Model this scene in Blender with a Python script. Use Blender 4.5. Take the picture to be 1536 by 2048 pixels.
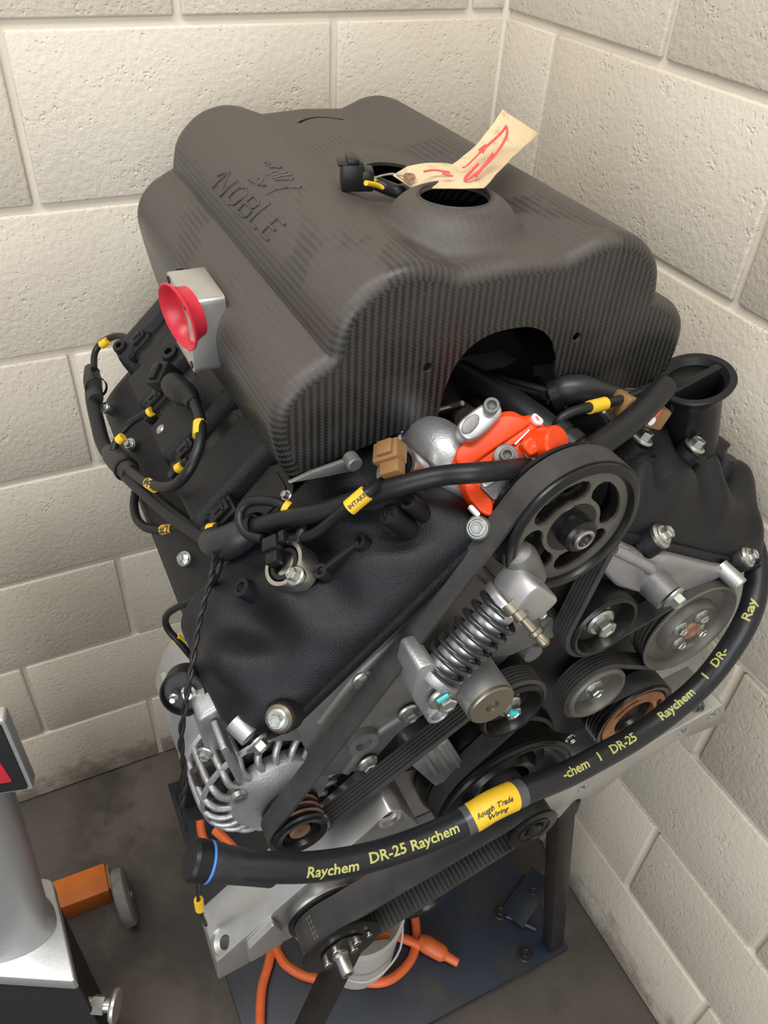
import bpy, bmesh, math, random
from math import sin, cos, pi, radians, sqrt, atan2, hypot
from mathutils import Vector, Matrix, noise
from mathutils.geometry import tessellate_polygon

for o in list(bpy.data.objects):
    bpy.data.objects.remove(o)
scene = bpy.context.scene
C = scene.collection
random.seed(7)

# ------------------------------------------------------------------ camera
CAM = Vector((-0.737832, -1.110726, 1.604889))
YAW, PITCH, ROLL, FPX = 0.4912275, 0.7001519, 0.0659024, 1603.187
FWD = Vector((sin(YAW)*cos(PITCH), cos(YAW)*cos(PITCH), -sin(PITCH)))
_r0 = FWD.cross(Vector((0, 0, 1))).normalized()
_u0 = _r0.cross(FWD)
RGT = _r0*cos(ROLL) + _u0*sin(ROLL)
UPV = -_r0*sin(ROLL) + _u0*cos(ROLL)
cam_data = bpy.data.cameras.new('camera')
cam = bpy.data.objects.new('camera', cam_data)
C.objects.link(cam)
cam.matrix_world = Matrix(((RGT.x, UPV.x, -FWD.x, CAM.x), (RGT.y, UPV.y, -FWD.y, CAM.y),
                           (RGT.z, UPV.z, -FWD.z, CAM.z), (0, 0, 0, 1)))
cam_data.sensor_fit = 'VERTICAL'
cam_data.sensor_height = 36.0
cam_data.sensor_width = 27.0
cam_data.lens = FPX/2048*36.0
cam_data.clip_start = 0.02
scene.camera = cam

# ------------------------------------------------------------------ light
scene.view_settings.view_transform = 'Standard'
scene.view_settings.look = 'None'
scene.view_settings.exposure = 0.36
scene.view_settings.gamma = 1.0
scene.view_settings.use_curve_mapping = False
world = bpy.data.worlds.new('world')
scene.world = world
world.use_nodes = True
bg = world.node_tree.nodes['Background']
bg.inputs[0].default_value = (0.93, 0.96, 1.0, 1)
bg.inputs[1].default_value = 0.36

def area(name, loc, target, sx, sy, power, col=(1, 1, 1)):
    l = bpy.data.lights.new(name, 'AREA')
    l.shape = 'RECTANGLE'
    l.size, l.size_y, l.energy, l.color = sx, sy, power, col
    o = bpy.data.objects.new(name, l)
    C.objects.link(o)
    o.location = loc
    o.rotation_euler = (Vector(target)-Vector(loc)).to_track_quat('-Z', 'Y').to_euler()
    return o
area('ceiling_tube_light', (-1.1, -0.9, 3.1), (-0.9, -0.55, 0.0), 2.4, 0.5, 40, (1.0, 0.96, 0.9))
area('garage_door_daylight', (-2.3, -3.4, 1.9), (-0.3, -0.3, 0.9), 2.6, 2.2, 62, (0.95, 0.98, 1.0))

# ------------------------------------------------------------------ pixel -> point on a real plane
def ray(px, py):
    return FWD + RGT*((px-768)/FPX) + UPV*((1024-py)/FPX)
def A(px, py, y=None, x=None, z=None):
    d = ray(px, py)
    if y is not None: t = (y-CAM.y)/d.y
    elif x is not None: t = (x-CAM.x)/d.x
    else: t = (z-CAM.z)/d.z
    return CAM + d*t
CX = -0.385                      # crank axis of the engine

# ------------------------------------------------------------------ object helpers
W = {}
def setup(o, parent=None, label=None, cat=None, group=None, kind=None, mw=None):
    C.objects.link(o)
    mw = mw or Matrix.Identity(4)
    W[o] = mw
    if parent is not None:
        o.parent = parent
        o.matrix_parent_inverse = W[parent].inverted()
    o.matrix_basis = mw
    if label: o['label'] = label
    if cat: o['category'] = cat
    if group: o['group'] = group
    if kind: o['kind'] = kind
    return o
def thing(name, loc, label, cat, group=None):
    return setup(bpy.data.objects.new(name, None), None, label, cat, group, None, Matrix.Translation(loc))
def link_mesh(name, me, mat, parent=None, mw=None, **kw):
    o = bpy.data.objects.new(name, me)
    if mat is not None and len(me.materials) == 0: me.materials.append(mat)
    return setup(o, parent, mw=mw, **kw)
def mobj(name, verts, faces, mat, parent=None, smooth=True, angle=35, uvs=None, **kw):
    """one mesh object; origin moved to the bottom centre of its bounds"""
    vs = [Vector(v) for v in verts]
    xs = [v.x for v in vs]; ys = [v.y for v in vs]; zs = [v.z for v in vs]
    o = Vector(((min(xs)+max(xs))/2, (min(ys)+max(ys))/2, min(zs)))
    me = bpy.data.meshes.new(name)
    me.from_pydata([v-o for v in vs], [], faces)
    me.update()
    if uvs:
        uvl = me.uv_layers.new(name='UVMap')
        for l in me.loops: uvl.data[l.index].uv = uvs[l.vertex_index]
    if smooth:
        me.polygons.foreach_set('use_smooth', [True]*len(me.polygons))
        if angle: me.set_sharp_from_angle(angle=radians(angle))
    return link_mesh(name, me, mat, parent, Matrix.Translation(o), **kw)
def from_bm(name, bm, mat, parent=None, smooth=True, angle=35, **kw):
    bmesh.ops.recalc_face_normals(bm, faces=bm.faces)
    bm.verts.ensure_lookup_table()
    bm.verts.index_update()
    vs = [v.co.copy() for v in bm.verts]
    fs = [[v.index for v in f.verts] for f in bm.faces]
    bm.free()
    return mobj(name, vs, fs, mat, parent, smooth, angle, **kw)
def basis(axis, up=(0, 0, 1)):
    a = Vector(axis).normalized()
    u = Vector(up)
    if abs(a.dot(u)) > .97: u = Vector((0, 1, 0)) if abs(a.y) < .9 else Vector((1, 0, 0))
    e1 = u.cross(a).normalized()
    e2 = a.cross(e1)
    return e1, e2, a
def frame(o, axis, up=(0, 0, 1), spin=0):
    e1, e2, a = basis(axis, up)
    m = Matrix(((e1.x, e2.x, a.x, o[0]), (e1.y, e2.y, a.y, o[1]), (e1.z, e2.z, a.z, o[2]), (0, 0, 0, 1)))
    return m @ Matrix.Rotation(spin, 4, 'Z')
# ---- bmesh adders (accumulate several solids into one part)
def bm_lathe(bm, prof, o, axis, seg=32, close=True):
    """prof: (radius, height along axis) list; r=0 ends make caps"""
    e1, e2, a = basis(axis)
    o = Vector(o)
    rings = []
    for r, h in prof:
        if r < 1e-6: rings.append([bm.verts.new(o+a*h)])
        else: rings.append([bm.verts.new(o+a*h+(e1*cos(2*pi*i/seg)+e2*sin(2*pi*i/seg))*r) for i in range(seg)])
    for k in range(len(rings)-1):
        A_, B_ = rings[k], rings[k+1]
        for i in range(seg):
            j = (i+1) % seg
            if len(A_) == 1 and len(B_) == 1: continue
            if len(A_) == 1: bm.faces.new((A_[0], B_[j], B_[i]))
            elif len(B_) == 1: bm.faces.new((A_[i], A_[j], B_[0]))
            else: bm.faces.new((A_[i], A_[j], B_[j], B_[i]))
    return bm
def bm_box(bm, c, size, m=None, bev=0.0, seg=2):
    t = bmesh.new()
    bmesh.ops.create_cube(t, size=1.0)
    for v in t.verts: v.co = Vector((v.co.x*size[0], v.co.y*size[1], v.co.z*size[2]))
    if bev: bmesh.ops.bevel(t, geom=list(t.edges), offset=bev, segments=seg, profile=.5, affect='EDGES')
    mm = Matrix.Translation(c) @ (m.to_4x4() if m else Matrix.Identity(4))
    t.transform(mm)
    _merge(bm, t)
def _merge(bm, t):
    mp = {}
    for v in t.verts: mp[v] = bm.verts.new(v.co)
    for f in t.faces:
        try: bm.faces.new([mp[v] for v in f.verts])
        except ValueError: pass
    t.free()
def bm_prism(bm, outline, to3, d0, d1, bev=0.0, holes=(), seg=2):
    """outline: 2-D polygon, to3(u,v,d)->Vector, from depth d0 to d1"""
    t = bmesh.new()
    n = len(outline)
    loops = [list(outline)] + [list(h) for h in holes]
    V0, V1 = [], []
    for L in loops:
        V0.append([t.verts.new(to3(u, v, d0)) for u, v in L])
        V1.append([t.verts.new(to3(u, v, d1)) for u, v in L])
    for a, b in zip(V0, V1):
        m = len(a)
        for i in range(m): t.faces.new((a[i], a[(i+1) % m], b[(i+1) % m], b[i]))
    if not holes:
        t.faces.new(V0[0]); t.faces.new(V1[0])
    else:
        tri = tessellate_polygon([[Vector((u, v, 0)) for u, v in L] for L in loops])
        f0 = [v for L in V0 for v in L]; f1 = [v for L in V1 for v in L]
        for a, b, c in tri:
            t.faces.new((f0[a], f0[b], f0[c])); t.faces.new((f1[a], f1[b], f1[c]))
    bmesh.ops.recalc_face_normals(t, faces=t.faces)
    if bev:
        es = [e for e in t.edges if len(e.link_faces) == 2 and e.calc_face_angle(0) > radians(40)]
        if es: bmesh.ops.bevel(t, geom=es, offset=bev, segments=seg, profile=.5, affect='EDGES', clamp_overlap=True)
    _merge(bm, t)
def catmull(pts, n=8, closed=False):
    P = [Vector(p) for p in pts]
    out = []
    m = len(P)
    rng = m if closed else m-1
    for i in range(rng):
        if closed: p0, p1, p2, p3 = P[i-1], P[i], P[(i+1) % m], P[(i+2) % m]
        else: p0, p1, p2, p3 = P[max(i-1, 0)], P[i], P[i+1], P[min(i+2, m-1)]
        for k in range(n):
            t = k/n
            out.append(.5*((2*p1)+(p2-p0)*t+(2*p0-5*p1+4*p2-p3)*t*t+(3*p1-p0-3*p2+p3)*t**3))
    if not closed: out.append(P[-1])
    return out
def frames_along(P, closed=False):
    n = len(P)
    T = []
    for i in range(n):
        if closed: d = P[(i+1) % n]-P[i-1]
        else: d = P[min(i+1, n-1)]-P[max(i-1, 0)]
        T.append(d.normalized() if d.length > 1e-9 else Vector((0, 0, 1)))
    e1, _, _ = basis(T[0])
    out = []
    for i in range(n):
        e1 = (e1 - T[i]*e1.dot(T[i]))
        e1 = e1.normalized() if e1.length > 1e-6 else basis(T[i])[0]
        out.append((e1, T[i].cross(e1), T[i]))
    return out
def bm_tube(bm, pts, r, seg=10, smooth=6, wob=0.0):
    P = catmull(pts, smooth) if smooth else [Vector(p) for p in pts]
    n = len(P)
    F = frames_along(P)
    rings = []
    for i, (p, (e1, e2, t)) in enumerate(zip(P, F)):
        if callable(r): rr = r(i/(n-1))
        elif isinstance(r, (list, tuple)):
            f = i/(n-1)*(len(r)-1); k = min(int(f), len(r)-2); rr = r[k]*(1-(f-k))+r[k+1]*(f-k)
        else: rr = r
        if wob: rr *= 1+wob*noise.noise(p*90)
        rings.append([bm.verts.new(p+(e1*cos(2*pi*j/seg)+e2*sin(2*pi*j/seg))*rr) for j in range(seg)])
    for k in range(n-1):
        for j in range(seg):
            l = (j+1) % seg
            bm.faces.new((rings[k][j], rings[k][l], rings[k+1][l], rings[k+1][j]))
    bm.faces.new(rings[0][::-1]); bm.faces.new(rings[-1])
    return P
def tube(name, pts, r, mat, parent=None, seg=10, smooth=6, wob=0.0, **kw):
    bm = bmesh.new()
    bm_tube(bm, pts, r, seg, smooth, wob)
    return from_bm(name, bm, mat, parent, angle=50, **kw)
def lathe(name, prof, o, axis, mat, parent=None, seg=40, angle=32, **kw):
    bm = bmesh.new()
    bm_lathe(bm, prof, o, axis, seg)
    return from_bm(name, bm, mat, parent, angle=angle, **kw)
def box(name, c, size, mat, parent=None, m=None, bev=.002, **kw):
    bm = bmesh.new()
    bm_box(bm, c, size, m, bev)
    return from_bm(name, bm, mat, parent, angle=32, **kw)
def rotm(axis, deg): return Matrix.Rotation(radians(deg), 3, axis)
FRONT = Vector((0, -1, 0))
def to_xz(y):            # outline in (x,z), depth towards the camera side (-y)
    return lambda u, v, d: Vector((u, y-d, v))
def to_plane(o, e1, e2, n):
    o = Vector(o); e1 = Vector(e1); e2 = Vector(e2); n = Vector(n)
    return lambda u, v, d: o+e1*u+e2*v+n*d
def circle(cx, cy, r, n=20, a0=0): return [(cx+r*cos(a0+2*pi*i/n), cy+r*sin(a0+2*pi*i/n)) for i in range(n)]
def rounded(poly, r, n=4):
    """round the corners of a 2-D polygon"""
    out = []
    m = len(poly)
    for i in range(m):
        p = Vector(poly[i]); a = Vector(poly[i-1])-p; b = Vector(poly[(i+1) % m])-p
        rr = min(r, a.length*.45, b.length*.45)
        pa = p+a.normalized()*rr; pb = p+b.normalized()*rr
        for k in range(n+1):
            t = k/n
            q = pa*(1-t)**2+p*2*t*(1-t)+pb*t*t
            out.append((q.x, q.y))
    return out
def smoothstep(a, b, x):
    t = max(0, min(1, (x-a)/(b-a)))
    return t*t*(3-2*t)

# ------------------------------------------------------------------ materials
def mat(name, col, rough=.5, metal=0.0, bump=None, var=None, dirt=None, coat=0.0, spec=.5, rvar=0.0):
    """bump=(scale,strength,distance) var=(scale,amount) dirt=(scale,colour,threshold)"""
    m = bpy.data.materials.new(name)
    m.use_nodes = True
    nt = m.node_tree; N = nt.nodes; L = nt.links
    b = N['Principled BSDF']
    b.inputs['Base Color'].default_value = (*col, 1)
    b.inputs['Roughness'].default_value = rough
    b.inputs['Metallic'].default_value = metal
    b.inputs['Specular IOR Level'].default_value = spec
    b.inputs['Coat Weight'].default_value = coat
    tc = N.new('ShaderNodeTexCoord')
    out = None
    if var or dirt:
        mixc = N.new('ShaderNodeRGB'); mixc.outputs[0].default_value = (*col, 1)
        out = mixc.outputs[0]
        if var:
            n = N.new('ShaderNodeTexNoise'); n.inputs['Scale'].default_value = var[0]; n.inputs['Detail'].default_value = 6
            L.new(tc.outputs['Object'], n.inputs['Vector'])
            hsv = N.new('ShaderNodeHueSaturation')
            mr = N.new('ShaderNodeMapRange'); mr.inputs[1].default_value = .3; mr.inputs[2].default_value = .7
            mr.inputs[3].default_value = 1-var[1]; mr.inputs[4].default_value = 1+var[1]
            L.new(n.outputs['Fac'], mr.inputs[0]); L.new(mr.outputs[0], hsv.inputs['Value']); L.new(out, hsv.inputs['Color'])
            out = hsv.outputs[0]
        if dirt:
            n = N.new('ShaderNodeTexNoise'); n.inputs['Scale'].default_value = dirt[0]; n.inputs['Detail'].default_value = 8
            n.inputs['Roughness'].default_value = .65
            L.new(tc.outputs['Object'], n.inputs['Vector'])
            mr = N.new('ShaderNodeMapRange'); mr.inputs[1].default_value = dirt[2]; mr.inputs[2].default_value = dirt[2]+.12
            L.new(n.outputs['Fac'], mr.inputs[0])
            mx = N.new('ShaderNodeMix'); mx.data_type = 'RGBA'
            mx.inputs[7].default_value = (*dirt[1], 1)
            L.new(mr.outputs[0], mx.inputs[0]); L.new(out, mx.inputs[6])
            out = mx.outputs[2]
        L.new(out, b.inputs['Base Color'])
    if rvar:
        n = N.new('ShaderNodeTexNoise'); n.inputs['Scale'].default_value = 35; n.inputs['Detail'].default_value = 5
        L.new(tc.outputs['Object'], n.inputs['Vector'])
        mr = N.new('ShaderNodeMapRange'); mr.inputs[3].default_value = rough-rvar; mr.inputs[4].default_value = rough+rvar
        L.new(n.outputs['Fac'], mr.inputs[0]); L.new(mr.outputs[0], b.inputs['Roughness'])
    if bump:
        n = N.new('ShaderNodeTexNoise'); n.inputs['Scale'].default_value = bump[0]; n.inputs['Detail'].default_value = 3
        L.new(tc.outputs['Object'], n.inputs['Vector'])
        bp = N.new('ShaderNodeBump'); bp.inputs['Strength'].default_value = bump[1]; bp.inputs['Distance'].default_value = bump[2]
        L.new(n.outputs['Fac'], bp.inputs['Height']); L.new(bp.outputs[0], b.inputs['Normal'])
    return m
M = {}
M['wrinkle'] = mat('black_wrinkle_paint', (.0065, .007, .009), .4, bump=(850, .6, .0012), spec=.32, var=(60, .15))
M['coil'] = mat('coil_black_plastic', (.008, .008, .009), .36, bump=(300, .1, .0005), spec=.32)
M['plastic'] = mat('black_plastic', (.0085, .0085, .009), .4, spec=.32)
M['gloss'] = mat('gloss_black_pulley', (.008, .008, .0075), .28, spec=.4, var=(40, .2), rvar=.08)
M['pulleyface'] = mat('dusty_black_steel', (.105, .098, .083), .45, metal=.2, var=(30, .2))
M['belt'] = mat('belt_rubber', (.036, .034, .033), .58, var=(60, .25), bump=(500, .12, .0004))
M['rubber'] = mat('cable_rubber', (.010, .010, .0115), .42, bump=(160, .12, .0008), spec=.35)
M['sleeve'] = mat('heat_shrink_sleeve', (.014, .015, .018), .36, bump=(70, .2, .002), rvar=.08, spec=.4)
M['boot'] = mat('moulded_boot', (.019, .019, .022), .42, bump=(60, .2, .002))
M['cast'] = mat('cast_aluminium', (.44, .44, .45), .46, metal=.85, bump=(420, .35, .0008), var=(25, .14), dirt=(28, (.16, .155, .15), .62))
M['castdark'] = mat('cast_aluminium_grimy', (.2, .197, .192), .5, metal=.6, bump=(380, .35, .0008), var=(22, .25), dirt=(18, (.07, .066, .06), .55))
M['machined'] = mat('machined_aluminium', (.6, .59, .57), .34, metal=.9, var=(50, .06), rvar=.06)
M['satin'] = mat('satin_aluminium', (.5, .5, .5), .38, metal=.8, var=(30, .08))
M['zinc'] = mat('zinc_plated_steel', (.5, .52, .48), .33, metal=.95, var=(80, .1))
M['steel'] = mat('bright_steel', (.52, .51, .48), .3, metal=1.0, var=(60, .12))
M['bronze'] = mat('bronze_cap', (.25, .22, .17), .38, metal=.85)
M['rust'] = mat('rusty_steel', (.3, .16, .1), .6, metal=.4, var=(90, .35))
M['orange'] = mat('orange_paint', (.72, .055, .006), .38, spec=.3, var=(30, .08), dirt=(40, (.45, .06, .02), .7))
M['red'] = mat('red_plastic', (.55, .022, .04), .35, var=(20, .06))
M['brown'] = mat('brown_connector_plastic', (.22, .115, .04), .42, var=(60, .12))
M['yellow'] = mat('yellow_label', (.74, .46, .02), .5, var=(80, .1))
M['ink'] = mat('label_ink', (.03, .03, .04), .6)
M['print'] = mat('yellow_print', (.42, .41, .12), .6, dirt=(220, (.05, .05, .03), .74))
M['white'] = mat('white_plastic', (.8, .79, .76), .45)
M['redwire'] = mat('red_wire', (.75, .09, .1), .45)
M['greenwire'] = mat('green_wire', (.12, .35, .12), .45)
M['blue'] = mat('blue_seal', (.06, .22, .62), .4)
M['copper'] = mat('copper_winding', (.4, .17, .08), .45, metal=.6, var=(120, .3))
M['winding'] = mat('dark_winding', (.045, .035, .035), .45, metal=.3, var=(150, .4))
M['dark'] = mat('dark_interior', (.008, .008, .008), .8)
M['block'] = mat('engine_block_black', (.022, .021, .021), .5, metal=.2, var=(30, .3), bump=(200, .2, .001))
M['spring'] = mat('black_spring_steel', (.02, .02, .022), .25, coat=.4)
M['blueplate'] = mat('blue_painted_plate', (.011, .017, .032), .42, var=(9, .4), dirt=(7, (.03, .028, .026), .5))
M['stand'] = mat('dark_steel_tube', (.035, .03, .027), .42, metal=.5, var=(20, .3))
M['cord'] = mat('orange_cord', (.72, .14, .035), .42, var=(40, .12))
M['beam'] = mat('orange_painted_beam', (.62, .16, .02), .5, var=(25, .15), dirt=(60, (.3, .09, .02), .62))
M['caster'] = mat('grey_caster_rubber', (.2, .19, .18), .6, var=(40, .25))
M['silver'] = mat('silver_painted_housing', (.5, .5, .5), .36, metal=.6, var=(200, .05), bump=(600, .15, .0005))
M['bucket'] = mat('white_bucket_plastic', (.5, .48, .44), .5, var=(12, .1))
M['clear'] = mat('clear_heat_shrink', (.075, .075, .08), .3)
M['teal'] = mat('teal_paint_mark', (.05, .55, .6), .45)
M['weld'] = mat('weld_bead', (.75, .75, .76), .3, metal=.9)
M['graphite'] = mat('grey_cast_cover', (.16, .155, .148), .5, metal=.5, bump=(300, .25, .0008), var=(18, .2), dirt=(20, (.07, .066, .06), .6))
M['string'] = mat('tag_string', (.3, .27, .22), .8)
# ------------------------------------------------------------------ the room corner: painted block walls and concrete floor
def wall_material():
    m = bpy.data.materials.new('cream_painted_block')
    m.use_nodes = True
    nt = m.node_tree; N = nt.nodes; L = nt.links
    b = N['Principled BSDF']
    b.inputs['Roughness'].default_value = .48
    geo = N.new('ShaderNodeNewGeometry')
    n1 = N.new('ShaderNodeTexNoise'); n1.inputs['Scale'].default_value = 3.0; n1.inputs['Detail'].default_value = 5
    L.new(geo.outputs['Position'], n1.inputs['Vector'])
    r1 = N.new('ShaderNodeValToRGB')
    r1.color_ramp.elements[0].position = .32; r1.color_ramp.elements[0].color = (.56, .50, .41, 1)
    r1.color_ramp.elements[1].position = .62; r1.color_ramp.elements[1].color = (.65, .595, .50, 1)
    L.new(n1.outputs['Fac'], r1.inputs[0])
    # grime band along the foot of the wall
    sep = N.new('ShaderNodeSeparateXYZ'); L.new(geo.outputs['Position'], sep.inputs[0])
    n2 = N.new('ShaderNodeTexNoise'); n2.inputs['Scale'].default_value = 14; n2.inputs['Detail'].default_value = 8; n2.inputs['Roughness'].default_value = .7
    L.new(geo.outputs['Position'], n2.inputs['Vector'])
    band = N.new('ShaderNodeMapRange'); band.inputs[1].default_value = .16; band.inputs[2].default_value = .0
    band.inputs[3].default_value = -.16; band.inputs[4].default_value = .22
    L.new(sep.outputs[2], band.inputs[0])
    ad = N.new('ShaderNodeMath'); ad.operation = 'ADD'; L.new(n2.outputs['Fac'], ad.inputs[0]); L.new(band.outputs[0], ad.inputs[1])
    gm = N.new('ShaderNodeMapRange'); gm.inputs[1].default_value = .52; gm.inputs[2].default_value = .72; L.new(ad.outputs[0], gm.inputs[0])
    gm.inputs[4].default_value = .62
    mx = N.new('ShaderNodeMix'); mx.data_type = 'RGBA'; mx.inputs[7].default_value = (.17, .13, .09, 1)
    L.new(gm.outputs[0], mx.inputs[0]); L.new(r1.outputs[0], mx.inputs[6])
    # faint brown smudges higher up
    n4 = N.new('ShaderNodeTexNoise'); n4.inputs['Scale'].default_value = 6; n4.inputs['Detail'].default_value = 4
    L.new(geo.outputs['Position'], n4.inputs['Vector'])
    sm = N.new('ShaderNodeMapRange'); sm.inputs[1].default_value = .66; sm.inputs[2].default_value = .8; sm.inputs[4].default_value = .45
    L.new(n4.outputs['Fac'], sm.inputs[0])
    mx2 = N.new('ShaderNodeMix'); mx2.data_type = 'RGBA'; mx2.inputs[7].default_value = (.42, .34, .24, 1)
    L.new(sm.outputs[0], mx2.inputs[0]); L.new(mx.outputs[2], mx2.inputs[6])
    L.new(mx2.outputs[2], b.inputs['Base Color'])
    # painted pits: sparse dents and a soft orange peel
    v = N.new('ShaderNodeTexVoronoi'); v.inputs['Scale'].default_value = 135; v.inputs['Randomness'].default_value = 1
    w = N.new('ShaderNodeTexNoise'); w.inputs['Scale'].default_value = 60; w.inputs['Detail'].default_value = 3
    L.new(geo.outputs['Position'], w.inputs['Vector'])
    mv = N.new('ShaderNodeMix'); mv.data_type = 'VECTOR'; mv.inputs[0].default_value = .016
    L.new(geo.outputs['Position'], mv.inputs[4]); L.new(w.outputs['Color'], mv.inputs[5]); L.new(mv.outputs[1], v.inputs['Vector'])
    n3 = N.new('ShaderNodeTexNoise'); n3.inputs['Scale'].default_value = 26; n3.inputs['Detail'].default_value = 3
    L.new(geo.outputs['Position'], n3.inputs['Vector'])
    th = N.new('ShaderNodeMapRange'); th.inputs[1].default_value = .40; th.inputs[2].default_value = .74
    th.inputs[3].default_value = .05; th.inputs[4].default_value = .5
    L.new(n3.outputs['Fac'], th.inputs[0])
    lt = N.new('ShaderNodeMath'); lt.operation = 'DIVIDE'; L.new(v.outputs['Distance'], lt.inputs[0]); L.new(th.outputs[0], lt.inputs[1])
    pit = N.new('ShaderNodeMapRange'); pit.inputs[1].default_value = .45; pit.inputs[2].default_value = 1.0; L.new(lt.outputs[0], pit.inputs[0])
    pit.interpolation_type = 'SMOOTHSTEP'
    n5 = N.new('ShaderNodeTexNoise'); n5.inputs['Scale'].default_value = 150; n5.inputs['Detail'].default_value = 2
    L.new(geo.outputs['Position'], n5.inputs['Vector'])
    b1 = N.new('ShaderNodeBump'); b1.inputs['Strength'].default_value = .6; b1.inputs['Distance'].default_value = .002
    L.new(n5.outputs['Fac'], b1.inputs['Height'])
    b2 = N.new('ShaderNodeBump'); b2.inputs['Strength'].default_value = .55; b2.inputs['Distance'].default_value = .0016
    L.new(pit.outputs[0], b2.inputs['Height']); L.new(b1.outputs[0], b2.inputs['Normal']); L.new(b2.outputs[0], b.inputs['Normal'])
    return m
M['wallpaint'] = wall_material()
M['joint'] = mat('cream_painted_joint', (.66, .605, .51), .5, bump=(120, .3, .001), var=(8, .06))
M['floor'] = mat('dark_stained_concrete', (.10, .082, .068), .55, bump=(90, .15, .001), var=(4, .35), dirt=(3.2, (.05, .041, .034), .5))

BL, BH, JT = .4064, .2032, .0095     # block module and half joint
def block_mesh(name, w, h):
    """painted block face: rounded arrises, 26 mm deep; local u across, v up, w out of the wall"""
    bm = bmesh.new()
    bm_box(bm, Vector((w/2, h/2, -.010)), (w, h, .026), None, .0035, 2)
    vs = [v.co.copy() for v in bm.verts]
    bm.verts.index_update()
    fs = [[v.index for v in f.verts] for f in bm.faces]
    bm.free()
    me = bpy.data.meshes.new(name)
    me.from_pydata(vs, [], fs)
    me.polygons.foreach_set('use_smooth', [True]*len(me.polygons))
    me.set_sharp_from_angle(angle=radians(50))
    me.materials.append(M['wallpaint'])
    return me
_bl = {}
def block(u0, u1, k, rotm_, origin, parent):
    w, h = u1-u0-JT, BH-JT
    key = (round(w, 3), round(h, 3))
    if key not in _bl: _bl[key] = block_mesh('concrete_block', w, h)
    mw = rotm_.to_4x4()
    mw.translation = Vector(origin) + rotm_ @ Vector((u0+JT/2, k*BH+JT/2, random.uniform(-.0006, .0006)))
    link_mesh('concrete_block', _bl[key], None, parent, mw)
def wall(name, origin, R3, u_lo, u_hi, offs, rows, label):
    bm = bmesh.new()
    c = Vector(origin) + R3 @ Vector(((u_lo+u_hi)/2, rows*BH/2, -.0532))
    bm_box(bm, c, (u_hi-u_lo, rows*BH, .1), R3)
    w = from_bm(name, bm, M['joint'], None, angle=30, kind='structure', label=label)
    for k in range(rows):
        o = offs[k % 2]
        n0 = math.floor((u_lo-o)/BL)-1
        for i in range(n0, n0+40):
            a, b = max(o+i*BL, u_lo), min(o+(i+1)*BL, u_hi)
            if b-a < .03: continue
            block(a, b, k, R3, origin, w)
    return w
# left wall: u runs along +x in the plane y=0 (joints at x=-.665/-.265 in the seventh course)
RL = Matrix(((1, 0, 0), (0, 0, -1), (0, 1, 0)))
wall('wall_left', (0, 0, 0), RL, -2.2, -.0, (-.265, -.468), 11, 'cream painted concrete block wall behind the carbon airbox')
# right wall: u runs along -y in the plane x=0
RR = Matrix(((0, 0, -1), (-1, 0, 0), (0, 1, 0)))
wall('wall_right', (0, 0, 0), RR, 0.0, 2.2, (.127, .33), 11, 'cream painted concrete block wall beside the oil filler neck')
bm = bmesh.new()
bm_box(bm, Vector((-1.3, -1.3, -.05)), (3.4, 3.4, .1))
from_bm('floor', bm, M['floor'], None, kind='structure', label='dark stained concrete floor of the workshop corner')
# swept paint bead in the corner
tube('trim_1', [(.001, .001, z) for z in (0.0, .5, 1.0, 1.5, 2.2)], .009, M['joint'], None, seg=8, smooth=1, kind='structure', label='paint-filled inner corner joint between the two block walls')
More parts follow.
